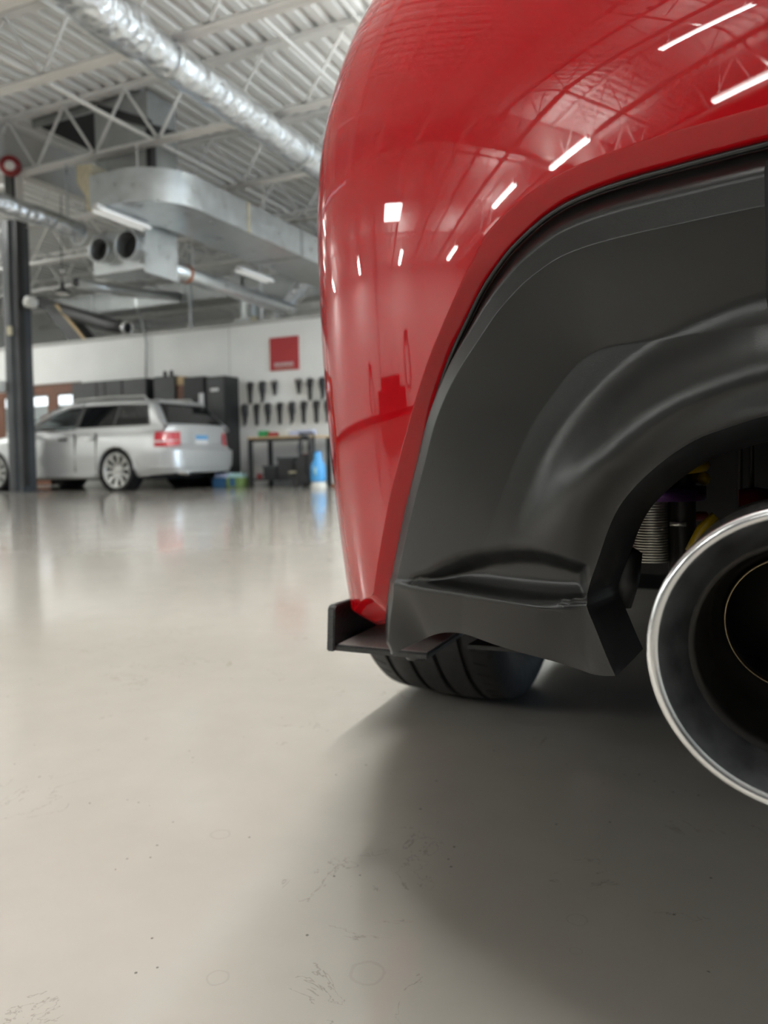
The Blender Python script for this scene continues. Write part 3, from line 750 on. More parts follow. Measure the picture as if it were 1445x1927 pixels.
# ================================================================ DUCTS AND PIPES
# big foil-wrapped round duct running away under the joists, with a branch at its near end
fd = thing('ceiling_duct', 'large foil wrapped round duct running away under the white joists', 'duct', (-4.37, 6, 3.85))
path, rad = [], []
for k in range(60):
    y = 3.95 + k * .125; lump = .025 * math.sin(k * .9) * (1 if k < 12 else .25)
    path.append((-4.37 + (.10 * (1 - k / 9) ** 2 if k < 9 else 0), y, 3.85 + lump + (.03 if k < 8 else 0))); rad.append(.155 + (.035 if k < 9 else 0) + .006 * math.sin(k * 2.1))
rel(MB().tube(path, rad, 24).build('foil_sleeve', MT['foil'], None, True), fd)
for y in (5.35, 7.55, 9.4): rel(MB().lathe([(.162, -.03), (.172, -.02), (.172, .02), (.162, .03)], (-4.37, y, 3.85), (0, 1, 0), 24).build('joint_band', MT['galv'], None, True), fd)
for y in (5.46, 8.72, 10.35): rel(MB().bar((-4.37, y, 4.0), (-4.37, y, CHORD), .02).build('hanger_strap', MT['galv'], None), fd)
br = thing('ceiling_branch_duct', 'pale wrapped branch duct leaving the near end of the foil duct', 'duct', (-6, 4.25, 4.05))
rel(MB().tube([(-4.55, 4.2, 3.98), (-5.0, 4.25, 4.03), (-6.0, 4.28, 4.05), (-8.3, 4.3, 4.05)], .13, 20).build('wrapped_pipe', MT['steel'], None, True), br)
# foil duct by the lift post
f2 = thing('ceiling_duct', 'thin foil duct crossing in front of the dark lift post top', 'duct', (-7.45, 5, 3.33))
path, rad = [], []
for k in range(40):
    y = 2.0 + k * 5.3 / 39; path.append((-7.36 - .03 * (y - 5) / 2, y, 3.33 + .012 * math.sin(k * 1.3))); rad.append(.105 + .006 * math.sin(k * 1.9))
rel(MB().tube(path, rad, 20).build('foil_sleeve', MT['foil'], None, True), f2)
rel(MB().lathe([(.10, 0), (.125, .01), (.125, .03), (.10, .04)], (-7.43, 7.28, 3.28), (0, 1, .1), 24, close=True).build('end_ring', MT['galv'], None, True), f2)
for y in (3.83, 5.46, 7.09): rel(MB().bar((-7.39, y, 3.42), (-7.39, y, CHORD), .018).build('hanger_strap', MT['galv'], None), f2)

# rectangular sheet-metal duct with a rounded elbow
rd = thing('ceiling_sheet_metal_duct', 'wide flat sheet metal duct with rounded bend hanging below the joists', 'duct', (-5.98, 8, 3.5))
xo, xi, yf, yb, zl, zh, ro = -5.58, -6.40, 6.70, 7.52, 3.32, 3.69, .62
outer = [(-6.66, yf), (-6.35, yf)] + [(xo - ro + ro * math.sin(a), yf + ro - ro * math.cos(a)) for a in np.linspace(.0, PI / 2, 14)] + [(xo, 9.6)]
inn = [(-6.66, yb), (-6.5, yb)] + [(xi - .12 + .12 * math.sin(a), yb + .12 - .12 * math.cos(a)) for a in np.linspace(.0, PI / 2, 14)] + [(xi, 9.6)]
n = len(outer); vs = []
for z in (zl, zh): vs += [(x, y, z) for x, y in outer] + [(x, y, z) for x, y in inn]
fs = []
for i in range(n - 1):
    fs += [(i, i + 1, 2 * n + i + 1, 2 * n + i), (n + i, n + i + 1, 3 * n + i + 1, 3 * n + i), (i, i + 1, n + i + 1, n + i), (2 * n + i, 2 * n + i + 1, 3 * n + i + 1, 3 * n + i)]
fs += [(0, n, 3 * n, 2 * n), (n - 1, 2 * n - 1, 4 * n - 1, 3 * n - 1)]
rel(MB().add(vs, fs).build('elbow', MT['galv'], None, autosmooth=.6), rd)
rel(MB().box(xi - .01, xo + .01, 9.6, 9.65, zl - .01, zh + .01).build('flange', MT['galvdark'], None), rd)
rel(MB().box(xi, xo, 9.65, 11.6, zl, zh).build('straight_run', MT['galv'], None), rd)
rel(MB().box(xo - .002, xo + .012, 8.28, 8.32, zl - .01, zh + .01).build('seam_flange', MT['canvas'], None), rd)
rel(MB().box(-6.68, -6.64, yf - .012, yb + .012, zl - .012, zh + .012).build('end_flange', MT['canvas'], None), rd)
for (x, y) in ((-6.2, 7.0), (-5.62, 8.72), (-5.62, 10.35), (-6.36, 8.72)):
    rel(MB().bar((x, y, zh), (x, y, CHORD), .012).build('hanger_rod', MT['steel'], None), rd)
cv = thing('ceiling_duct_boot', 'beige canvas transition piece at the left end of the bent duct', 'duct', (-6.82, 7.1, 3.6))
rel(MB().prism([(-6.68, 6.78, 3.36), (-6.99, 6.86, 3.72), (-6.99, 6.86, 3.92), (-6.68, 6.78, 3.86)], (0, 0, 0), (0, .62, 0)).build('canvas', MT['canvas'], None), cv)
# riser to the roof with black angle frame
ris = thing('ceiling_duct_riser', 'grey sheet metal riser with black frame going up into the roof', 'duct', (-6.6, 7.4, 4.2))
rel(MB().box(-7.02, -6.20, 7.20, 7.70, 3.72, DECK - .06).build('sheet_box', MT['galvdark'], None), ris)
rel(MB().box(-6.20, -6.12, 7.15, 7.23, 3.66, 4.30).build('frame_upright', MT['cabinetblack'], None), ris)
rel(MB().bar((-6.95, 7.18, 4.70), (-6.16, 7.18, 4.36), .06, .09).build('frame_brace', MT['cabinetblack'], None), ris)
rel(MB().bar((-6.15, 7.2, 4.32), (-6.02, 7.5, 4.32), .05, .07).build('frame_rail', MT['cabinetblack'], None), ris)
ro_ = thing('ceiling_roof_opening', 'black roof opening beside the grey duct riser', 'opening', (-7.6, 7.9, 4.78))
rel(MB().box(-8.05, -7.10, 7.25, 8.25, 4.74, 4.80).build('dark_well', MT['black'], None), ro_)
rel(MB().box(-8.08, -7.07, 7.22, 7.25, 4.70, 4.80).build('curb', MT['galvdark'], None), ro_)
# box with two round spigots
sb = thing('ceiling_plenum_box', 'hanging sheet metal box with two open round spigots', 'duct', (-6.95, 7.7, 3.05))
rel(MB().box(-7.36, -6.50, 7.45, 7.95, 2.80, 3.315).build('box', MT['galv'], None, bevel=.008), sb)
rel(MB().box(-6.505, -6.485, 7.42, 8.02, 2.74, 3.66).build('side_sheet', MT['galv'], None), sb)
for (x, r_) in ((-7.10, .150), (-6.66, .175)):
    c = rel(MB().lathe([(r_, 0), (r_, -.16), (r_ + .012, -.17), (r_ - .006, -.172), (r_ - .010, -.16), (r_ - .010, -.01)], (x, 7.45, 3.06), (0, 1, 0), 32).build('spigot', MT['galv'], None, True), sb)
    k = MB().lathe([(0, -.012), (r_ - .008, -.012)], (x, 7.45, 3.06), (0, 1, 0), 32).build('dark_mouth', MT['black'], c)
for x in (-7.3, -6.6): rel(MB().bar((x, 7.7, 3.31), (x, 7.7, CHORD), .012).build('hanger_rod', MT['steel'], None), sb)
sp = thing('ceiling_spiral_pipe', 'spiral pipe with orange collar behind the hanging metal box', 'duct', (-6.8, 9, 2.95))
rel(MB().tube([(-6.75, 7.95, 2.98), (-6.8, 9.0, 2.98), (-6.85, 11.4, 2.98)], .11, 20).build('pipe', MT['galv'], None, True), sp)
rel(MB().lathe([(.112, -.03), (.125, -.02), (.125, .02), (.112, .03)], (-6.78, 8.55, 2.98), (0, 1, 0), 24).build('orange_collar', MT['orange'], None, True), sp)
rel(MB().bar((-6.8, 8.72, 3.08), (-6.8, 8.72, CHORD), .012).build('hanger_rod', MT['steel'], None), sp)
# long trunk and pipes over the partition
tr = thing('ceiling_trunk_duct', 'long grey trunk duct seen above the white partition wall', 'duct', (-10, 12.6, 4))
rel(MB().box(-13.6, -8.6, 12.5, 13.1, 3.62, 4.02).build('trunk', MT['galvdark'], None, bevel=.01), tr)
for x in (-12.4, -11.2, -10.0): rel(MB().box(x - .02, x + .02, 12.485, 13.115, 3.605, 4.035).build('flange', MT['galv'], None), tr)
rel(MB().box(-8.6, -4.6, 12.55, 13.05, 3.45, 3.95).build('trunk_extension', MT['galvdark'], None, bevel=.01), tr)
rel(MB().tube([(-10.35, 10.1, 3.57), (-10.2, 11.0, 3.57), (-10.15, 12.5, 3.75)], .09, 18).build('side_pipe', MT['galv'], None, True), tr)
rel(MB().lathe([(0, .001), (.085, .001)], (-10.36, 10.08, 3.57), (-.15, 1, 0), 18).build('dark_mouth', MT['black'], None), tr)
for x in (-12.8, -10.6, -6.5): rel(MB().bar((x, 12.0, 3.95), (x, 12.0, CHORD), .012).bar((x, 12.0, 3.95), (x, 12.8, 3.95), .012).build('hanger_rod', MT['steel'], None), tr)
h1 = thing('wall_hose', 'black flexible hose with bright end resting over the partition top', 'hose', (-11.2, 11.4, 3.1))
rel(MB().tube([(-13.1, 11.7, 3.80), (-12.3, 11.6, 3.52), (-11.6, 11.5, 3.30), (-10.9, 11.4, 3.08), (-10.45, 11.35, 2.98)], [.12, .13, .14, .13, .12], 18).build('hose', MT['duct_black'], None, True), h1)
rel(MB().lathe([(.10, 0), (.135, 0), (.135, .06), (.10, .06)], (-10.45, 11.35, 2.98), (.9, -.1, -.2), 18, close=True).build('cuff', MT['chrome'], None, True), h1)
h2 = thing('wall_chute', 'dark boxy chute sloping down behind the partition top', 'duct', (-12.0, 11.7, 3.2))
rel(MB().prism([(-12.75, 11.5, 3.62), (-12.35, 11.5, 3.62), (-11.55, 11.5, 2.80), (-12.0, 11.5, 2.80)], (0, 0, 0), (0, .35, 0)).build('chute', MT['cabinet'], None), h2)
rel(MB().bar((-12.34, 11.48, 3.62), (-11.54, 11.48, 2.80), .05).build('edge_bar', MT['ply'], None), h2)
dr = thing('ceiling_drop_duct', 'round grey drop duct ending above the wall near the red sign', 'duct', (-8.2, 12, 3.3))
rel(MB().tube([(-8.2, 12.2, 3.6), (-8.2, 12.2, 3.05)], .21, 24).build('drum', MT['galv'], None, autosmooth=.7), dr)
rel(MB().box(-8.42, -7.98, 11.98, 12.42, 2.92, 3.05).build('boot', MT['galvdark'], None), dr)
rel(MB().box(-8.0, -7.9, 11.9, 12.0, 2.93, 3.05).build('pink_tag', MT['canvas'], None), dr)
fx = thing('ceiling_flexible_duct', 'crumpled foil elbow duct above the wall beside the red bumper', 'duct', (-6.8, 12, 3.5))
rel(MB().tube([(-6.6, 12.1, 4.02), (-6.75, 12.0, 3.7), (-6.9, 11.9, 3.45), (-7.2, 11.9, 3.22), (-7.3, 11.9, 2.9)], [.14, .16, .15, .13, .12], 18).build('sleeve', MT['foil'], None, True), fx)
for i, (x, lab) in enumerate(((-9.04, 'dark vertical pipe rising above the wall left of the drop duct'), (-7.5, 'thin grey pipe rising above the wall right of the drop duct'), (-7.22, 'short white pipe standing over the wall above the red sign'))):
    p = tag(MB().tube([(x, 11.5, WALL_H - .05), (x, 11.5, CHORD + (.3 if i < 2 else -.9))], .03, 12).build('wall_pipe', MT['galvdark' if i == 0 else 'galv'], None, autosmooth=.7), lab, 'pipe', 'pipes above the partition')
# conduit on the wall
cd = tag(MB().tube([(-9.75, 11.07, 1.98), (-9.72, 11.07, 2.6), (-9.8, 11.05, 3.05), (-9.95, 11.05, 3.3)], .012, 8).build('wall_conduit', MT['galvdark'], None, True), 'thin grey conduit running up the wall above the charcoal cabinets', 'cable')
# pendant lamp
pd = thing('pendant_lamp', 'small dark pendant lamp with flared shade hanging over the wagon', 'lamp', (-8.59, 8.1, 2.82))
MB().lathe([(.03, .16), (.035, .08), (.06, .07), (.125, .02), (.13, .0), (.05, .0), (0, .01)], (0, 0, 0), (0, 0, 1), 28).build('shade', MT['cabinet'], pd, True)
MB().lathe([(0, -.006), (.09, -.006), (.10, .0)], (0, 0, 0), (0, 0, 1), 24).build('lens', MT['whiteplastic'], pd)
MB().tube([(0, 0, .16), (.05, 0, DECK - 2.82)], .006, 8).build('cord', MT['blackplastic'], pd)
MB().lathe([(0, -.03), (.03, 0), (0, .03)], (.015, 0, .31), (0, 0, 1), 16).build('cord_grip', MT['chrome'], pd, True)
bl = thing('wall_bell', 'dark red alarm bell with pale centre at the joist end', 'bell', (-8.20, 6.93, 4.06))
rel(MB().lathe([(.02, -.06), (.07, -.05), (.12, -.02), (.13, .0), (.0, .0)], (-8.14, 6.92, 4.13), (-.65, .7, .25), 24).build('gong', MT['bellred'], None, True), bl)
rel(MB().lathe([(0, -.085), (.055, -.08), (.06, -.05)], (-8.14, 6.92, 4.13), (-.65, .7, .25), 20).build('hub', MT['whiteplastic'], None, True), bl)
rel(MB().box(-8.30, -8.18, 6.96, 7.01, 3.62, 4.16).build('bracket', MT['cabinet'], None), bl)

# ================================================================ SILVER WAGON (nose towards -X)
XR, YC = -7.44, 9.77
wg = thing('wagon', 'silver estate car parked behind the dark lift post', 'car', (XR - 2.2, YC, 0))
def wpart(mb, name, m, smooth=True, **k): return rel(mb.build(name, m, None, smooth, **k), wg)
LOW = [(0, .56, .30), (.03, .66, .28), (.10, .76, .27), (.28, .835, .25), (.55, .862, .22), (1.0, .868, .20), (1.6, .868, .19), (2.4, .868, .19), (3.2, .868, .19), (3.7, .860, .20), (4.05, .83, .22), (4.3, .76, .24), (4.42, .66, .26), (4.48, .52, .28)]
def belt(u): return np.interp(u, [0, .5, 2.6, 3.3, 4.1, 4.48], [.97, .965, .945, .92, .80, .68])
PR = [(0, 0, 0), (.90, 0, 0), (.975, .10, 0), (1.0, .30, 0), (1.0, .45, 0), (.992, .60, 0), (.975, .78, 0), (.945, .93, 0), (.90, .985, 0), (0, 1.0, 0)]
def low_pt(u, hw, zb, fr, fz):
    z = zb + (belt(u) - zb) * fz
    lean = .10 * sst(np.array(z), .60, .68) * max(0, 1 - u / .45)
    return (u + float(lean), hw * fr, z)
def W(u, v, z): return (XR - u, YC + v, z)
rows = []
for (u, hw, zb) in LOW:
    half = [low_pt(u, hw, zb, fr, fz) for fr, fz, _ in PR]
    loop = [W(p[0], -p[1], p[2]) for p in half] + [W(p[0], p[1], p[2]) for p in half[-2:0:-1]]
    rows.append(loop)
n = len(rows[0]); mb = MB()
mb.v = [p for r_ in rows for p in r_]
mb.f = [(i * n + k, i * n + (k + 1) % n, (i + 1) * n + (k + 1) % n, (i + 1) * n + k) for i in range(len(rows) - 1) for k in range(n)]
nh = len(PR)
for base in (0, (len(rows) - 1) * n):
    mr = lambda k: base + (k if k in (0, nh - 1) else n - k)
    for k in range(nh - 1):
        q = [base + k, base + k + 1, mr(k + 1), mr(k)]
        mb.f.append(tuple(dict.fromkeys(q)))
body = mb.build('body', MT['silver'], None)
cut = MB()
for u in (1.03, 3.64):
    for s in (-1, 1): cut.tube([W(u, s * .60, .315), W(u, s * 1.1, .315)], .352, 40)
cutter = cut.build('cutter', None, None)
bo = body.modifiers.new('arches', 'BOOLEAN'); bo.operation = 'DIFFERENCE'; bo.object = cutter; bo.solver = 'EXACT'
dg = bpy.context.evaluated_depsgraph_get(); dg.update()
me2 = bpy.data.meshes.new_from_object(body.evaluated_get(dg)); body.modifiers.clear(); body.data = me2
bpy.data.objects.remove(cutter, do_unlink=True)
body.data.shade_smooth(); body.data.set_sharp_from_angle(angle=math.radians(32)); rel(body, wg)
# roof and pillars
GH = [(.16, .965), (.28, 1.12), (.42, 1.28), (.54, 1.365), (.75, 1.395), (1.2, 1.412), (1.8, 1.415), (1.88, 1.413), (2.2, 1.395), (2.35, 1.37), (2.5, 1.33), (2.9, 1.165), (3.25, 1.0), (3.4, .93)]
def hwz(z): return .812 - max(0, (z - .93)) * .50
rows = []
for (u, zt) in GH:
    zs = max(.945, zt - .07); hb = hwz(.93)
    half = [(hb, .90), (hwz(.95), .95), (hwz((zs + .95) / 2), (zs + .95) / 2), (hwz(zs), zs), (hwz(zs) - .035, zs + .035), (hwz(zs) - .11, zt - .008), (hwz(zs) * .5, zt), (0, zt + .006)]
    rows.append([W(u, -a, z) for a, z in half] + [W(u, a, z) for a, z in half[-2::-1]])
mb = MB(); mb.grid(np.array(rows))
nc = len(rows[0]); drop = set()
for i in range(len(GH) - 1):
    if 1.88 <= GH[i][0] < 3.2:
        for k in ((1, 2, nc - 3, nc - 4) if GH[i][0] < 2.3 else range(1, nc - 2)): drop.add((i * nc + k, i * nc + k + 1))
mb.f = [f for f in mb.f if (f[0], f[1]) not in drop]
wpart(mb, 'roof', MT['silver'], autosmooth=math.radians(40))
# side glass on each side; dark pillars between
QW = [('quarter_glass', [(.46, 1.0), (.60, 1.285), (1.10, 1.305), (1.10, .995)]), ('rear_door_glass', [(1.15, .995), (1.15, 1.305), (1.82, 1.31), (1.82, .985)]), ('front_door_glass', [(1.88, .985), (1.88, 1.31), (2.15, 1.29), (2.45, 1.20), (2.82, 1.02), (2.84, .975)])]
for s in (-1, 1):
    band = [(.42, .985), (.575, 1.305), (1.1, 1.325), (1.90, 1.33), (1.90, .975)]
    wpart(MB().tube([W(1.9, s * (hwz(1.335) - .004), 1.335), W(2.18, s * (hwz(1.315) - .004), 1.315), W(2.48, s * (hwz(1.235) - .004), 1.235), W(2.92, s * (hwz(1.02) - .004), 1.02)], .022, 8), 'window_frame', MT['silver'])
    wpart(MB().prism([W(u, s * (hwz(z) + .001), z) for u, z in band], (0, 0, 0), (0, s * .004, 0)), 'window_surround', MT['blackplastic'], False)
    for nm, poly in QW:
        if nm == 'front_door_glass':
            wpart(MB().add([W(u, s * hwz(z), z) for u, z in poly], [tuple(range(len(poly)))]), nm, MT['clearglass'], False); continue
        wpart(MB().prism([W(u, s * (hwz(z) + .004), z) for u, z in poly], (0, 0, 0), (0, s * .004, 0)), nm, MT['tint'], False)
    # roof rail, rub strip, sill strip, door seams, handles
    wpart(MB().tube([W(.66, s * .545, 1.375), W(.72, s * .545, 1.44), W(1.4, s * .545, 1.455), W(2.1, s * .545, 1.435), W(2.2, s * .545, 1.37)], .014, 10), 'roof_rail', MT['alloy'])
    wpart(MB().box(*sorted((XR - 1.42, XR - 3.22)), *sorted((YC + s * .86, YC + s * .882)), .505, .545), 'rub_strip', MT['silver'], False, bevel=.006)
    wpart(MB().box(*sorted((XR - 1.45, XR - 3.22)), *sorted((YC + s * .80, YC + s * .872)), .215, .285), 'sill', MT['silver'], False, bevel=.015)
    for uu in (1.42, 1.85, 2.95):
        wpart(MB().box(XR - uu - .004, XR - uu + .004, *sorted((YC + s * .845, YC + s * .8695)), .30, .88), 'door_seam', MT['blackplastic'], False)
    for uu in (1.55, 2.62 - .55):
        wpart(MB().box(XR - uu - .095, XR - uu + .095, *sorted((YC + s * .845, YC + s * .895)), .79, .825), 'door_handle', MT['chrome'], False, bevel=.008)
    wpart(MB().lathe([(0, 0), (.055, .0), (.09, .07), (.08, .16), (0, .17)], W(2.97, s * .86, 1.00), (0, s, 0), 20), 'door_mirror', MT['silver'])
    # arch liner and wheels
    for u in (1.03, 3.64):
        wpart(MB().lathe([(.3515, 0), (.3515, -.22), (0, -.22)], W(u, s * .855, .315), (0, s, 0), 40), 'arch_liner', MT['black'])
        ca = []
        for k in range(25):
            a = PI * k / 24; ca.append(W(u - .365 * math.cos(a), s * .858, .315 + .365 * math.sin(a)))
        wpart(MB().tube(ca, .022, 8), 'arch_lip', MT['silver'])
# tailgate glass, trim
gl = []
for z in np.linspace(1.0, 1.315, 8):
    u = np.interp(z, [.965, 1.12, 1.28, 1.365], [.16, .28, .42, .54]) - .004
    gl.append([W(u - .002, v, z + .004) for v in np.linspace(-(hwz(z) - .09), hwz(z) - .09, 8)])
wpart(MB().grid(np.array(gl)), 'tailgate_glass', MT['tint'])
gl = []
for z in np.linspace(1.31, 1.372, 4):
    u = np.interp(z, [1.28, 1.365, 1.40], [.42, .54, .70]) - .03
    gl.append([W(u, v, z + .012) for v in np.linspace(-.56, .56, 8)])
wpart(MB().grid(np.array(gl)), 'roof_spoiler', MT['silver'])
ft = MB(); gl = []
for z in np.linspace(.985, 1.34, 6):
    u = np.interp(z, [.92, 1.0, 1.165, 1.33, 1.395], [3.42, 3.25, 2.9, 2.5, 2.2]) + .004
    gl.append([W(u, v, z + .006) for v in np.linspace(-(hwz(z) - .08), hwz(z) - .08, 8)])
wpart(ft.grid(np.array(gl)), 'windscreen', MT['clearglass'])
wpart(MB().box(XR - 2.95, XR - 1.0, YC - .74, YC + .74, .955, .972), 'cabin_trim', MT['black'], False)
for v in (-.37, .37): wpart(MB().box(XR - 2.02, XR - 1.92, YC + v - .13, YC + v + .13, .97, 1.16), 'headrest', MT['blackplastic'], False, bevel=.03)
wpart(MB().box(XR - 1.885, XR - 1.87, YC - .60, YC + .60, .97, 1.37), 'cabin_divider', MT['black'], False)
# outline of the body at a height, for parts that wrap the corner
def wrap(z, side, off, umax):
    o = []
    for (u, hw, zb) in LOW:
        if u > umax: break
        fz = (z - zb) / (belt(u) - zb); fr = np.interp(fz, [p[1] for p in PR[1:9]], [p[0] for p in PR[1:9]])
        p = low_pt(u, hw, zb, fr, fz); q = off
        o.append((p[0], side * p[1]))
    return o
def wrap_patch(zs, side, off, umax, vin):
    rows = []
    for z in zs:
        o = wrap(z, side, off, umax); b = [(o[0][0], side * vin)] + o
        pts = []
        for i, (u, v) in enumerate(b):
            t0 = b[max(i - 1, 0)]; t1 = b[min(i + 1, len(b) - 1)]; du, dv = t1[0] - t0[0], t1[1] - t0[1]; l = math.hypot(du, dv)
            nu, nv = (-dv / l, du / l)
            if nv * side < 0 or (abs(nv) < .2 and nu > 0): nu, nv = -nu, -nv
            pts.append(W(u + nu * off, v + nv * off, z))
        rows.append(pts)
    return np.array(rows)
for s in (-1, 1):
    wpart(MB().grid(wrap_patch((.655, .66, .76, .87, .875), s, .014, .3, .52)), 'tail_light', MT['redlens'], autosmooth=.6)
    wpart(MB().grid(wrap_patch((.715, .72, .745, .75), s, .017, .3, .54)), 'reversing_lens', MT['amber'], autosmooth=.6)
    wpart(MB().grid(wrap_patch((.34, .36, .46, .575, .60), s, .028, .6, 0.0)), 'rear_bumper', MT['silver'], autosmooth=.8)
    wpart(MB().grid(wrap_patch((.268, .30, .335), s, .016, .3, 0.0)), 'bumper_apron', MT['silver'], autosmooth=.8)
wpart(MB().box(XR - .112, XR - .096, YC - .26, YC + .26, .70, .83), 'plate_recess', MT['silver'], False, bevel=.005)
pt = wpart(MB().box(XR - .098, XR - .090, YC - .155, YC + .155, .685, .835), 'number_plate', MT['white'], False, bevel=.003)
pb = MB().box(XR - .0905, XR - .088, YC - .15, YC + .15, .765, .83).build('plate_band', MT['plateblue'], pt)
wpart(MB().tube([W(.30, -.42, .27), W(.03, -.42, .262)], .036, 16), 'tailpipe', MT['chrome'])
wpart(MB().box(XR - 3.9, XR - .5, YC - .72, YC + .72, .17, .32), 'underfloor', MT['black'], False)
def wagon_wheel(u, s):
    R = .312
    wt = bpy.data.objects.new('wheel', None); COL.objects.link(wt); wt.location = W(u, s * .765, R - .001)
    MB().lathe([(.255, -.09), (.285, -.104), (R - .008, -.098), (R, -.07), (R, .07), (R - .008, .098), (.285, .104), (.255, .09)], (0, 0, 0), (0, 1, 0), 56, close=True).build('tyre', MT['rubber'], wt, autosmooth=.7)
    MB().lathe([(.258, .092 * s), (.262, .100 * s), (.240, .098 * s), (.225, .06 * s), (.215, -.06 * s)], (0, 0, 0), (0, 1, 0), 56).build('rim', MT['alloy'], wt, True)
    MB().lathe([(0, .0), (.24, .0)], (0, 0, 0), (0, 1, 0), 32).build('brake_disc', MT['soot'], wt)
    MB().lathe([(0, .068 * s), (.035, .068 * s), (.062, .056 * s), (.07, .03 * s), (.07, 0)], (0, 0, 0), (0, 1, 0), 28).build('hub', MT['alloy'], wt, True)
    for k in range(10):
        a = 2 * PI * (k + .3) / 10; ca, sa = math.cos(a), math.sin(a); qa = Vector((-sa, 0, ca)); ra = Vector((ca, 0, sa))
        y0, y1 = .055 * s, .088 * s
        poly = [ra * .05 - qa * .016 + Vector((0, y0, 0)), ra * .05 + qa * .016 + Vector((0, y0, 0)), ra * .24 + qa * .023 + Vector((0, y1, 0)), ra * .24 - qa * .023 + Vector((0, y1, 0))]
        MB().prism(poly, (0, 0, 0), (0, -.022 * s, 0)).build('spoke', MT['alloy'], wt)
    return rel(wt, wg)
for u in (1.03, 3.64):
    for s in (-1, 1): wagon_wheel(u, s)

# ================================================================ LIFT POST
lp_ = thing('lift_post', 'tall dark grey vehicle lift post in front of the silver wagon', 'lift', (-10.04, 8.6, 0))
def lpart(mb, name, m, **k): return rel(mb.build(name, m, None, **k), lp_)
lpart(MB().prism([(-10.20, 8.46, 0), (-10.04, 8.42, 0), (-9.90, 8.46, 0), (-9.90, 8.70, 0), (-9.93, 8.74, 0), (-10.17, 8.74, 0), (-10.20, 8.70, 0)], (0, 0, .015), (0, 0, 4.15)), 'column', MT['darksteel'])
lpart(MB().box(-10.10, -9.98, 8.405, 8.45, .03, 4.14), 'front_rib', MT['darksteel'], bevel=.012)
lpart(MB().box(-9.90, -9.86, 8.45, 8.56, .1, 4.14), 'cable_channel', MT['blackplastic'], bevel=.008)
lpart(MB().box(-10.32, -9.80, 8.35, 8.85, 0, .016), 'base_plate', MT['darksteel'])
lpart(MB().box(-10.32, -10.16, 8.30, 8.45, 1.54, 1.72), 'switch_box', MT['whiteplastic'], bevel=.02)
lpart(MB().box(-10.04, -9.96, 8.375, 8.41, 2.40, 2.53), 'warning_label', MT['canvas'])
lpart(MB().box(-9.86, -9.62, 8.5, 8.62, 2.80, 2.92), 'bracket', MT['cabinet'])
lpart(MB().lathe([(0, 0), (.08, 0), (.09, .05), (.08, .14), (0, .15)], (-9.58, 8.50, 2.86), (0, -1, 0), 18), 'motor_cap', MT['whiteplastic'], smooth=True)

# ================================================================ ALONG THE BACK WALL
# brown timber doors at the left end of the partition
for i, (a, b) in enumerate(((-14.3, -12.92), (-12.90, -11.38))):
    d = tag(MB().box(a, b, WALL_Y + .02, WALL_Y + .08, 1.80, 1.985).box(a, a + .09, WALL_Y + .02, WALL_Y + .08, 0.02, 1.80).box(b - .09, b, WALL_Y + .02, WALL_Y + .08, .02, 1.80)
            .box((a + b) / 2 - .13, (a + b) / 2 + .13, WALL_Y + .02, WALL_Y + .08, .02, 1.80).box(a, b, WALL_Y + .02, WALL_Y + .08, .02, .30).build('door_%d' % (i + 1), MT['wood'], None), kind='structure')
    for (p, q) in ((a + .09, (a + b) / 2 - .13), ((a + b) / 2 + .13, b - .09)):
        MB().box(p, q, WALL_Y + .045, WALL_Y + .055, .30, 1.56).build('pane', MT['pane'], d)
        MB().box(p + .02, q - .02, WALL_Y + .035, WALL_Y + .06, 1.58, 1.76).build('top_pane', MT['glow'], d)
MB_ = MB().box(X0, -14.3, WALL_Y + .02, WALL_Y + .08, 0, 2.0)
tag(MB_.build('trim_3', MT['wood'], None), kind='structure')
# wall cupboards
cup = [(-11.18, -10.58, 'charcoal wall cupboard furthest left in the row of four above the wagon roof'), (-10.57, -10.38, 'narrow charcoal wall cupboard between two wider ones above the wagon'),
       (-10.37, -9.98, 'charcoal wall cupboard right of the narrow one above the wagon roof'), (-9.97, -9.43, 'charcoal wall cupboard at the right end of its row with a black side'), (-9.26, -8.80, 'charcoal wall cupboard standing alone left of the tall cabinets')]
for i, (a, b, l) in enumerate(cup):
    o = thing('wall_cupboard', l, 'cabinet', ((a + b) / 2, 10.9, 1.25), 'charcoal wall cupboards')
    rel(MB().box(a, b, 10.72, WALL_Y - .005, 1.25, 1.92).build('carcass', MT['cabinetblack'], None), o)
    d = rel(MB().box(a + .004, b - .004, 10.70, 10.72, 1.255, 1.915).build('door', MT['cabinet'], None, bevel=.004), o)
    h = MB().box(b - .05, b - .035, 10.675, 10.70, 1.35, 1.50).build('handle', MT['darksteel'], d)
cb = thing('carton', 'small tan carton and tray stack on the lone wall cupboard', 'box', (-8.72, 10.85, 1.6))
rel(MB().box(-8.79, -8.63, 10.75, 11.0, 1.75, 1.9).build('upper_carton', MT['ply'], None), cb)
rel(MB().box(-8.79, -8.63, 10.75, 11.0, 1.30, 1.74).build('side_board', MT['wood'], None), cb)
for i, (x, l) in enumerate(((-9.12, 'dark spray can lying left on top of the lone wall cupboard'), (-8.98, 'dark spray can lying right on top of the lone wall cupboard'))):
    tag(MB().lathe([(0, 0), (.035, 0), (.035, .09), (.02, .11), (.0, .12)], (x, 10.85, 1.921), (0, 0, 1), 14).build('spray_can', MT['cabinetblack'], None, True), l, 'can', 'cans on the cupboard')
tag(MB().box(-9.2, -8.85, 10.74, 11.0, 1.9205, 1.9215).build('cupboard_mat', MT['ply'], None), 'thin tan board on top of the lone wall cupboard', 'board')
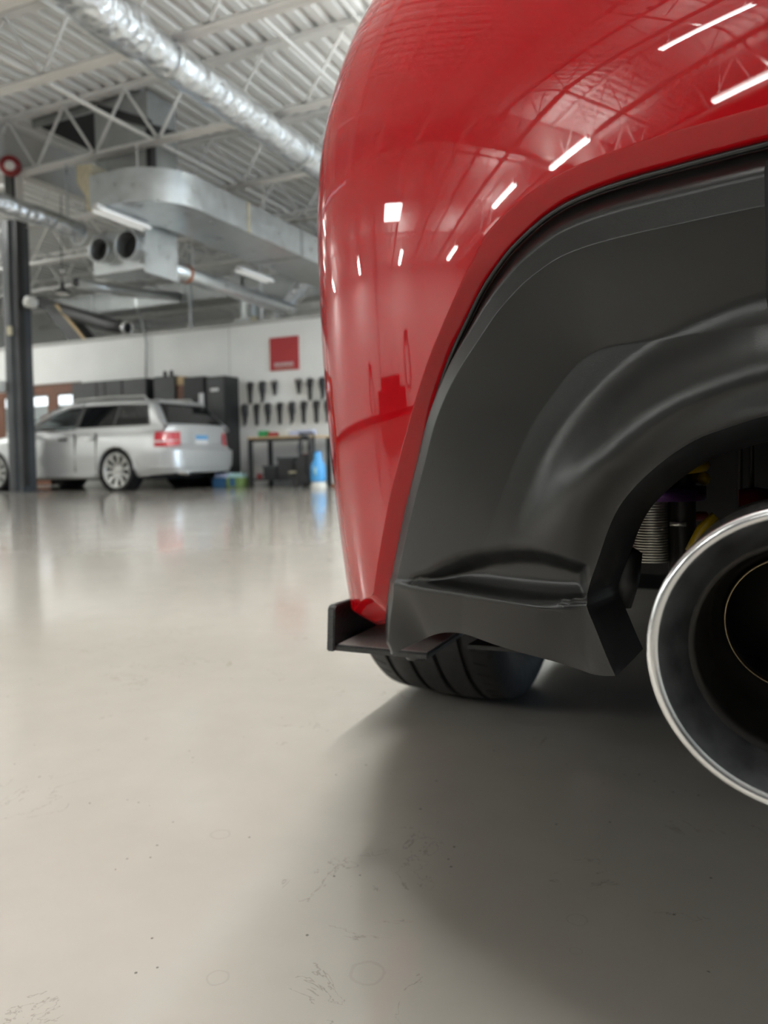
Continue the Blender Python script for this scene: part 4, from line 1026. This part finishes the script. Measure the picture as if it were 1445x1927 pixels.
# tall cabinets
for (a, b, zt, l) in ((-8.60, -8.155, 1.87, 'tall black cabinet with a bright upright strip on its door'), (-8.12, -7.74, 1.85, 'tall charcoal cabinet with a pale label beside the hanging parts')):
    o = thing('tall_cabinet', l, 'cabinet', ((a + b) / 2, 10.8, 0), 'tall cabinets by the wall')
    rel(MB().box(a, b, 10.70, WALL_Y - .01, .0, zt).build('carcass', MT['cabinetblack'], None), o)
    d = rel(MB().box(a + .01, b - .02, 10.68, 10.70, .08, zt - .015).build('door', MT['cabinet'] if a > -8.2 else MT['cabinetblack'], None, bevel=.005), o)
    if a > -8.2:
        for k, q in (('pale_label', (-8.02, -7.86, 10.67, 10.682, 1.60, 1.65)), ('top_label', (-8.04, -7.82, 10.67, 10.682, 1.72, 1.78))):
            e = MB().box(*q).build(k, MT['white' if k == 'pale_label' else 'darksteel'], d)
    else:
        e = MB().box(-8.26, -8.17, 10.665, 10.682, .9, 1.58).build('bright_strip', MT['white'], d)
# red sign
sg = thing('wall_sign', 'square red sign with a white line of lettering on the white wall', 'sign', (-6.81, WALL_Y - .01, 1.92))
rel(MB().box(-7.085, -6.535, WALL_Y - .025, WALL_Y - .001, 1.92, 2.47).build('board', MT['sign'], None), sg)
lt = MB(); x = -7.00
for wd in (.045, .040, .012, .05, .042, .046, .046):
    h = .062
    lt.box(x, x + .012, WALL_Y - .028, WALL_Y - .0255, 1.985, 1.985 + h).box(x, x + wd, WALL_Y - .028, WALL_Y - .0255, 1.985 + h - .013, 1.985 + h)
    if wd > .02: lt.box(x + wd - .012, x + wd, WALL_Y - .028, WALL_Y - .0255, 1.985, 1.985 + h).box(x, x + wd, WALL_Y - .028, WALL_Y - .0255, 1.985 + .022, 1.985 + .036)
    x += wd + .014
tag(rel(lt.build('lettering', MT['white'], None), sg), kind='stuff')
lt = MB()
for k in range(9): lt.box(-6.98 + k * .042, -6.98 + k * .042 + .024, WALL_Y - .028, WALL_Y - .0255, 1.945, 1.962)
tag(rel(lt.build('small_lettering', MT['canvas'], None), sg), kind='stuff')

# black dampers hung on the wall in two rows
def damper(kind):
    o = bpy.data.objects.new('hanging_damper', None); COL.objects.link(o)
    if kind == 0:
        MB().lathe([(0, 0), (.05, 0), (.062, -.03), (.05, -.06), (.055, -.16), (.04, -.20), (.028, -.30), (.02, -.33), (0, -.335)], (0, 0, 0), (0, 0, 1), 16).build('body', MT['cabinetblack'], o, True)
        MB().box(-.06, -.03, -.02, .02, -.12, -.06).build('bracket', MT['cabinetblack'], o)
        MB().tube([(.02, 0, -.28), (-.03, 0, -.36)], .018, 8).build('foot', MT['cabinetblack'], o)
    elif kind == 1:
        MB().box(-.045, .045, -.035, .035, -.13, 0).build('body', MT['cabinetblack'], o, bevel=.012)
        MB().tube([(0, 0, -.12), (.005, 0, -.36)], [.042, .026], 14).build('sleeve', MT['cabinetblack'], o, True)
        MB().box(.04, .07, -.015, .015, -.05, -.01).build('bracket', MT['cabinetblack'], o)
    else:
        MB().bar((-.035, 0, 0), (.0, 0, -.18), .03).build('arm', MT['cabinetblack'], o)
        MB().bar((.045, 0, 0), (.01, 0, -.24), .04).build('body', MT['cabinetblack'], o)
        MB().box(-.055, -.03, -.015, .015, -.03, .0).build('red_end', MT['bellred'], o)
    hk = MB().tube([(0, .03, .02), (0, -.01, .02)], .006, 6).build('hook', MT['darksteel'], o)
    return o
protos = [damper(0), damper(1), damper(2)]
used = [False] * 3
ordn = ['first', 'second', 'third', 'fourth', 'fifth', 'sixth', 'seventh', 'eighth']
r1 = [(-7.49, 1), (-7.24, 0), (-7.01, 2), (-6.54, 2), (-6.32, 1), (-6.08, 0)]
r2 = [(-7.60, 0), (-7.37, 1), (-7.14, 0), (-6.91, 1), (-6.67, 0), (-6.45, 1), (-6.21, 1), (-5.99, 0)]
for rowname, rowz, lst in (('upper', 1.75, r1), ('lower', 1.38, r2)):
    for i, (x, k) in enumerate(lst):
        o = protos[k] if not used[k] else copy_tree(protos[k]); used[k] = True
        o.location = (x, WALL_Y - .045, rowz)
        tag(o, '%s black damper from the tall cabinet in the %s row on the wall' % (ordn[i], rowname), 'damper', 'dampers hung on the wall')

# workbench and what stands on and under it
wbn = thing('workbench', 'black framed workbench with a thin plywood top', 'table', (-6.46, 10.62, 0))
def bpart(mb, name, m, **k): return rel(mb.build(name, m, None, **k), wbn)
bpart(MB().box(-7.05, -5.88, 10.30, 10.96, .765, .795), 'worktop', MT['ply'])
bpart(MB().box(-7.03, -5.90, 10.32, 10.36, .715, .765), 'front_rail', MT['cabinetblack'])
for (x, y) in ((-7.02, 10.34), (-5.92, 10.34), (-7.02, 10.92), (-5.92, 10.92)): bpart(MB().box(x - .03, x + .03, y - .03, y + .03, 0, .765), 'leg', MT['cabinetblack'])
bpart(MB().box(-7.02, -5.92, 10.36, 10.92, .10, .13), 'lower_shelf', MT['cabinetblack'])
def top_box(name, x0, x1, h, m, l, y0=10.45, y1=10.6, z=.796, cat='box', g='packs on the workbench'):
    return tag(MB().box(x0, x1, y0, y1, z, z + h).build(name, MT[m], None, bevel=.008), l, cat, g)
top_box('pack', -6.95, -6.80, .10, 'green', 'small green pack on the left of the workbench')
top_box('pack', -6.76, -6.62, .07, 'redbox', 'small red pack beside the green one on the workbench')
top_box('pack', -6.56, -6.40, .10, 'whiteplastic', 'white pack in the middle of the workbench top')
top_box('pack', -6.36, -6.20, .08, 'palebox', 'pale blue pack right of the white one on the workbench')
top_box('pack', -6.17, -5.95, .09, 'palebox', 'wide pale blue pack at the right end of the workbench')
for i, (x0, x1, z0, h, m, l) in enumerate(((-6.85, -6.60, .131, .20, 'cabinetblack', 'black crate at the left on the workbench shelf'), (-6.58, -6.28, .131, .33, 'cabinetblack', 'large black crate in the middle of the workbench shelf'), (-6.26, -6.02, .131, .27, 'cabinetblack', 'black crate at the right of the workbench shelf'))):
    o = thing('crate', l, 'crate', ((x0 + x1) / 2, 10.62, z0), 'crates on the workbench shelf')
    rel(MB().box(x0, x1, 10.42, 10.85, z0, z0 + h).build('bin', MT[m], None, bevel=.015), o)
    rel(MB().box(x0 - .008, x1 + .008, 10.41, 10.86, z0 + h - .03, z0 + h + .004).build('rim', MT['darksteel'], None, bevel=.004), o)
tag(MB().lathe([(0, 0), (.06, .0), (.075, .05), (.05, .10), (0, .11)], (-6.15, 10.55, .4065), (0, 0, 1), 18).build('rag_bundle', MT['bellred'], None, True), 'dark red rag bundle on the right hand black crate', 'rag')
tag(MB().lathe([(0, 0), (.05, 0), (.05, .07), (0, .08)], (-6.93, 10.45, .131), (0, 0, 1), 16).build('grease_tin', MT['bellred'], None, autosmooth=.7), 'dull red tin at the left end of the workbench shelf', 'tin')
# black machine with hose beside the bench
mc = thing('pressure_washer', 'black wheeled machine with a coiled hose beside the workbench', 'machine', (-5.80, 10.15, 0))
def mpart(mb, name, m, **k): return rel(mb.build(name, m, None, **k), mc)
mpart(MB().box(-6.02, -5.76, 9.98, 10.26, .06, .20), 'base', MT['cabinetblack'], bevel=.02)
mpart(MB().box(-6.00, -5.80, 10.02, 10.24, .20, .50), 'pump_housing', MT['cabinetblack'], bevel=.03)
for x in (-6.02, -5.80): mpart(MB().tube([(x, 10.22, .15), (x, 10.24, .79), (x + .01, 10.2, .83)], .014, 10), 'upright', MT['cabinetblack'], smooth=True)
mpart(MB().tube([(-6.02, 10.22, .82), (-5.80, 10.22, .82)], .016, 10), 'grip', MT['cabinetblack'], smooth=True)
hx = [(-5.90 + .11 * math.cos(a) , 10.16 - .01 * a / 6, .58 + .20 * math.sin(a)) for a in np.linspace(0, 6 * PI, 90)]
mpart(MB().tube(hx, .018, 8), 'hose_coil', MT['duct_black'], smooth=True)
for y in (9.98, 10.26): mpart(MB().lathe([(0, -.02), (.075, -.02), (.08, 0), (.075, .02), (0, .02)], (-5.98, y, .08), (0, 1, 0), 24), 'wheel', MT['rubber'], autosmooth=.7)
mpart(MB().box(-6.10, -6.00, 9.96, 10.06, .22, .25), 'pedal', MT['canvas'], bevel=.008)
jg = thing('water_jug', 'bright blue translucent water jug on a pale base', 'jug', (-5.615, 10.02, 0))
rel(MB().lathe([(0, .09), (.105, .09), (.115, .12), (.115, .30), (.10, .36), (.065, .42), (.055, .52), (.04, .54), (0, .54)], (-5.615, 10.02, 0), (0, 0, 1), 26).build('jug', MT['jug'], None, True), jg)
rel(MB().lathe([(0, 0), (.12, 0), (.125, .03), (.10, .09), (0, .095)], (-5.615, 10.02, 0), (0, 0, 1), 26).build('base', MT['whiteplastic'], None, autosmooth=.7), jg)
rel(MB().tube([(-5.60, 9.92, .2), (-5.58, 9.86, .24), (-5.60, 9.91, .30)], .018, 10).build('handle', MT['mint'], None, True), jg)
tag(MB().box(-5.50, -5.36, 10.2, 10.34, 0, .05).build('wood_block', MT['orange'], None, bevel=.006), 'orange brown block on the floor right of the blue jug', 'block')
for (x0, x1, y0, l, ms) in ((-7.69, -7.43, 10.2, 'blue shrink wrapped pack of bottles beside the wagon bumper', ('blue', 'blue')), (-7.42, -7.15, 10.2, 'green and blue pack of bottles next to the workbench leg', ('lime', 'blue'))):
    o = thing('bottle_pack', l, 'pack', ((x0 + x1) / 2, y0 + .2, 0), 'bottle packs on the floor')
    rel(MB().box(x0, x1, y0, y0 + .36, .0, .16).build('wrap', MT[ms[0]], None, bevel=.02), o)
    rel(MB().box((x0 + x1) / 2 - .05, (x0 + x1) / 2 + .05, y0 - .004, y0 + .1, .02, .15).build('label_panel', MT[ms[1]], None), o)
    for i in range(4):
        for jn in range(2):
            rel(MB().lathe([(.03, .14), (.03, .18), (.014, .215), (.014, .23), (0, .23)], (x0 + .035 + i * .063, y0 + .08 + .16 * jn, 0), (0, 0, 1), 12).build('bottle', MT['palebox' if ms[0] == 'blue' else 'mint'], None, True), o)

# ================================================================ BY THE LEFT WALL (seen mirrored in the bumper)
tc_ = thing('tool_cart', 'black tool cart by the far wall mirrored in the red bumper', 'cart', (-16.5, -.3, 0))
rel(MB().box(-16.85, -16.25, -1.6, .9, .15, .80).build('body', MT['cabinetblack'], None, bevel=.02), tc_)
rel(MB().box(-16.85, -16.35, -1.2, .5, .81, 1.15).build('top_chest', MT['cabinetblack'], None, bevel=.02), tc_)
for (x, y) in ((-16.8, -1.45), (-16.3, -1.45), (-16.8, .75), (-16.3, .75)): rel(MB().lathe([(0, -.02), (.07, -.02), (.075, 0), (.07, .02), (0, .02)], (x, y, .075), (0, 1, 0), 16).build('caster', MT['rubber'], None), tc_)
for (y, z, l) in ((-2.0, 2.2, 'black hose loop hung on the far wall mirrored right of the cart'), (1.6, 1.5, 'black hose loop hung on the far wall mirrored left of the cart')):
    hx = [(-16.93, y + .22 * math.sin(a), z - .75 + .75 * math.cos(a)) for a in np.linspace(0, 2 * PI, 40)]
    o = thing('wall_hose', l, 'hose', (-16.9, y, z), 'hoses on the far wall')
    rel(MB().tube(hx, .03, 8).build('loop', MT['duct_black'], None, True), o)
    rel(MB().box(-16.995, -16.85, y - .12, y + .12, z - .1, z + .15).build('reel', MT['cabinetblack'], None), o)
    tag(o)
tag(MB().box(-16.998, -16.95, .45, .50, .05, DECK - .1).build('wall_conduit', MT['galvdark'], None), 'vertical conduit on the far wall mirrored above the cart', 'pipe')
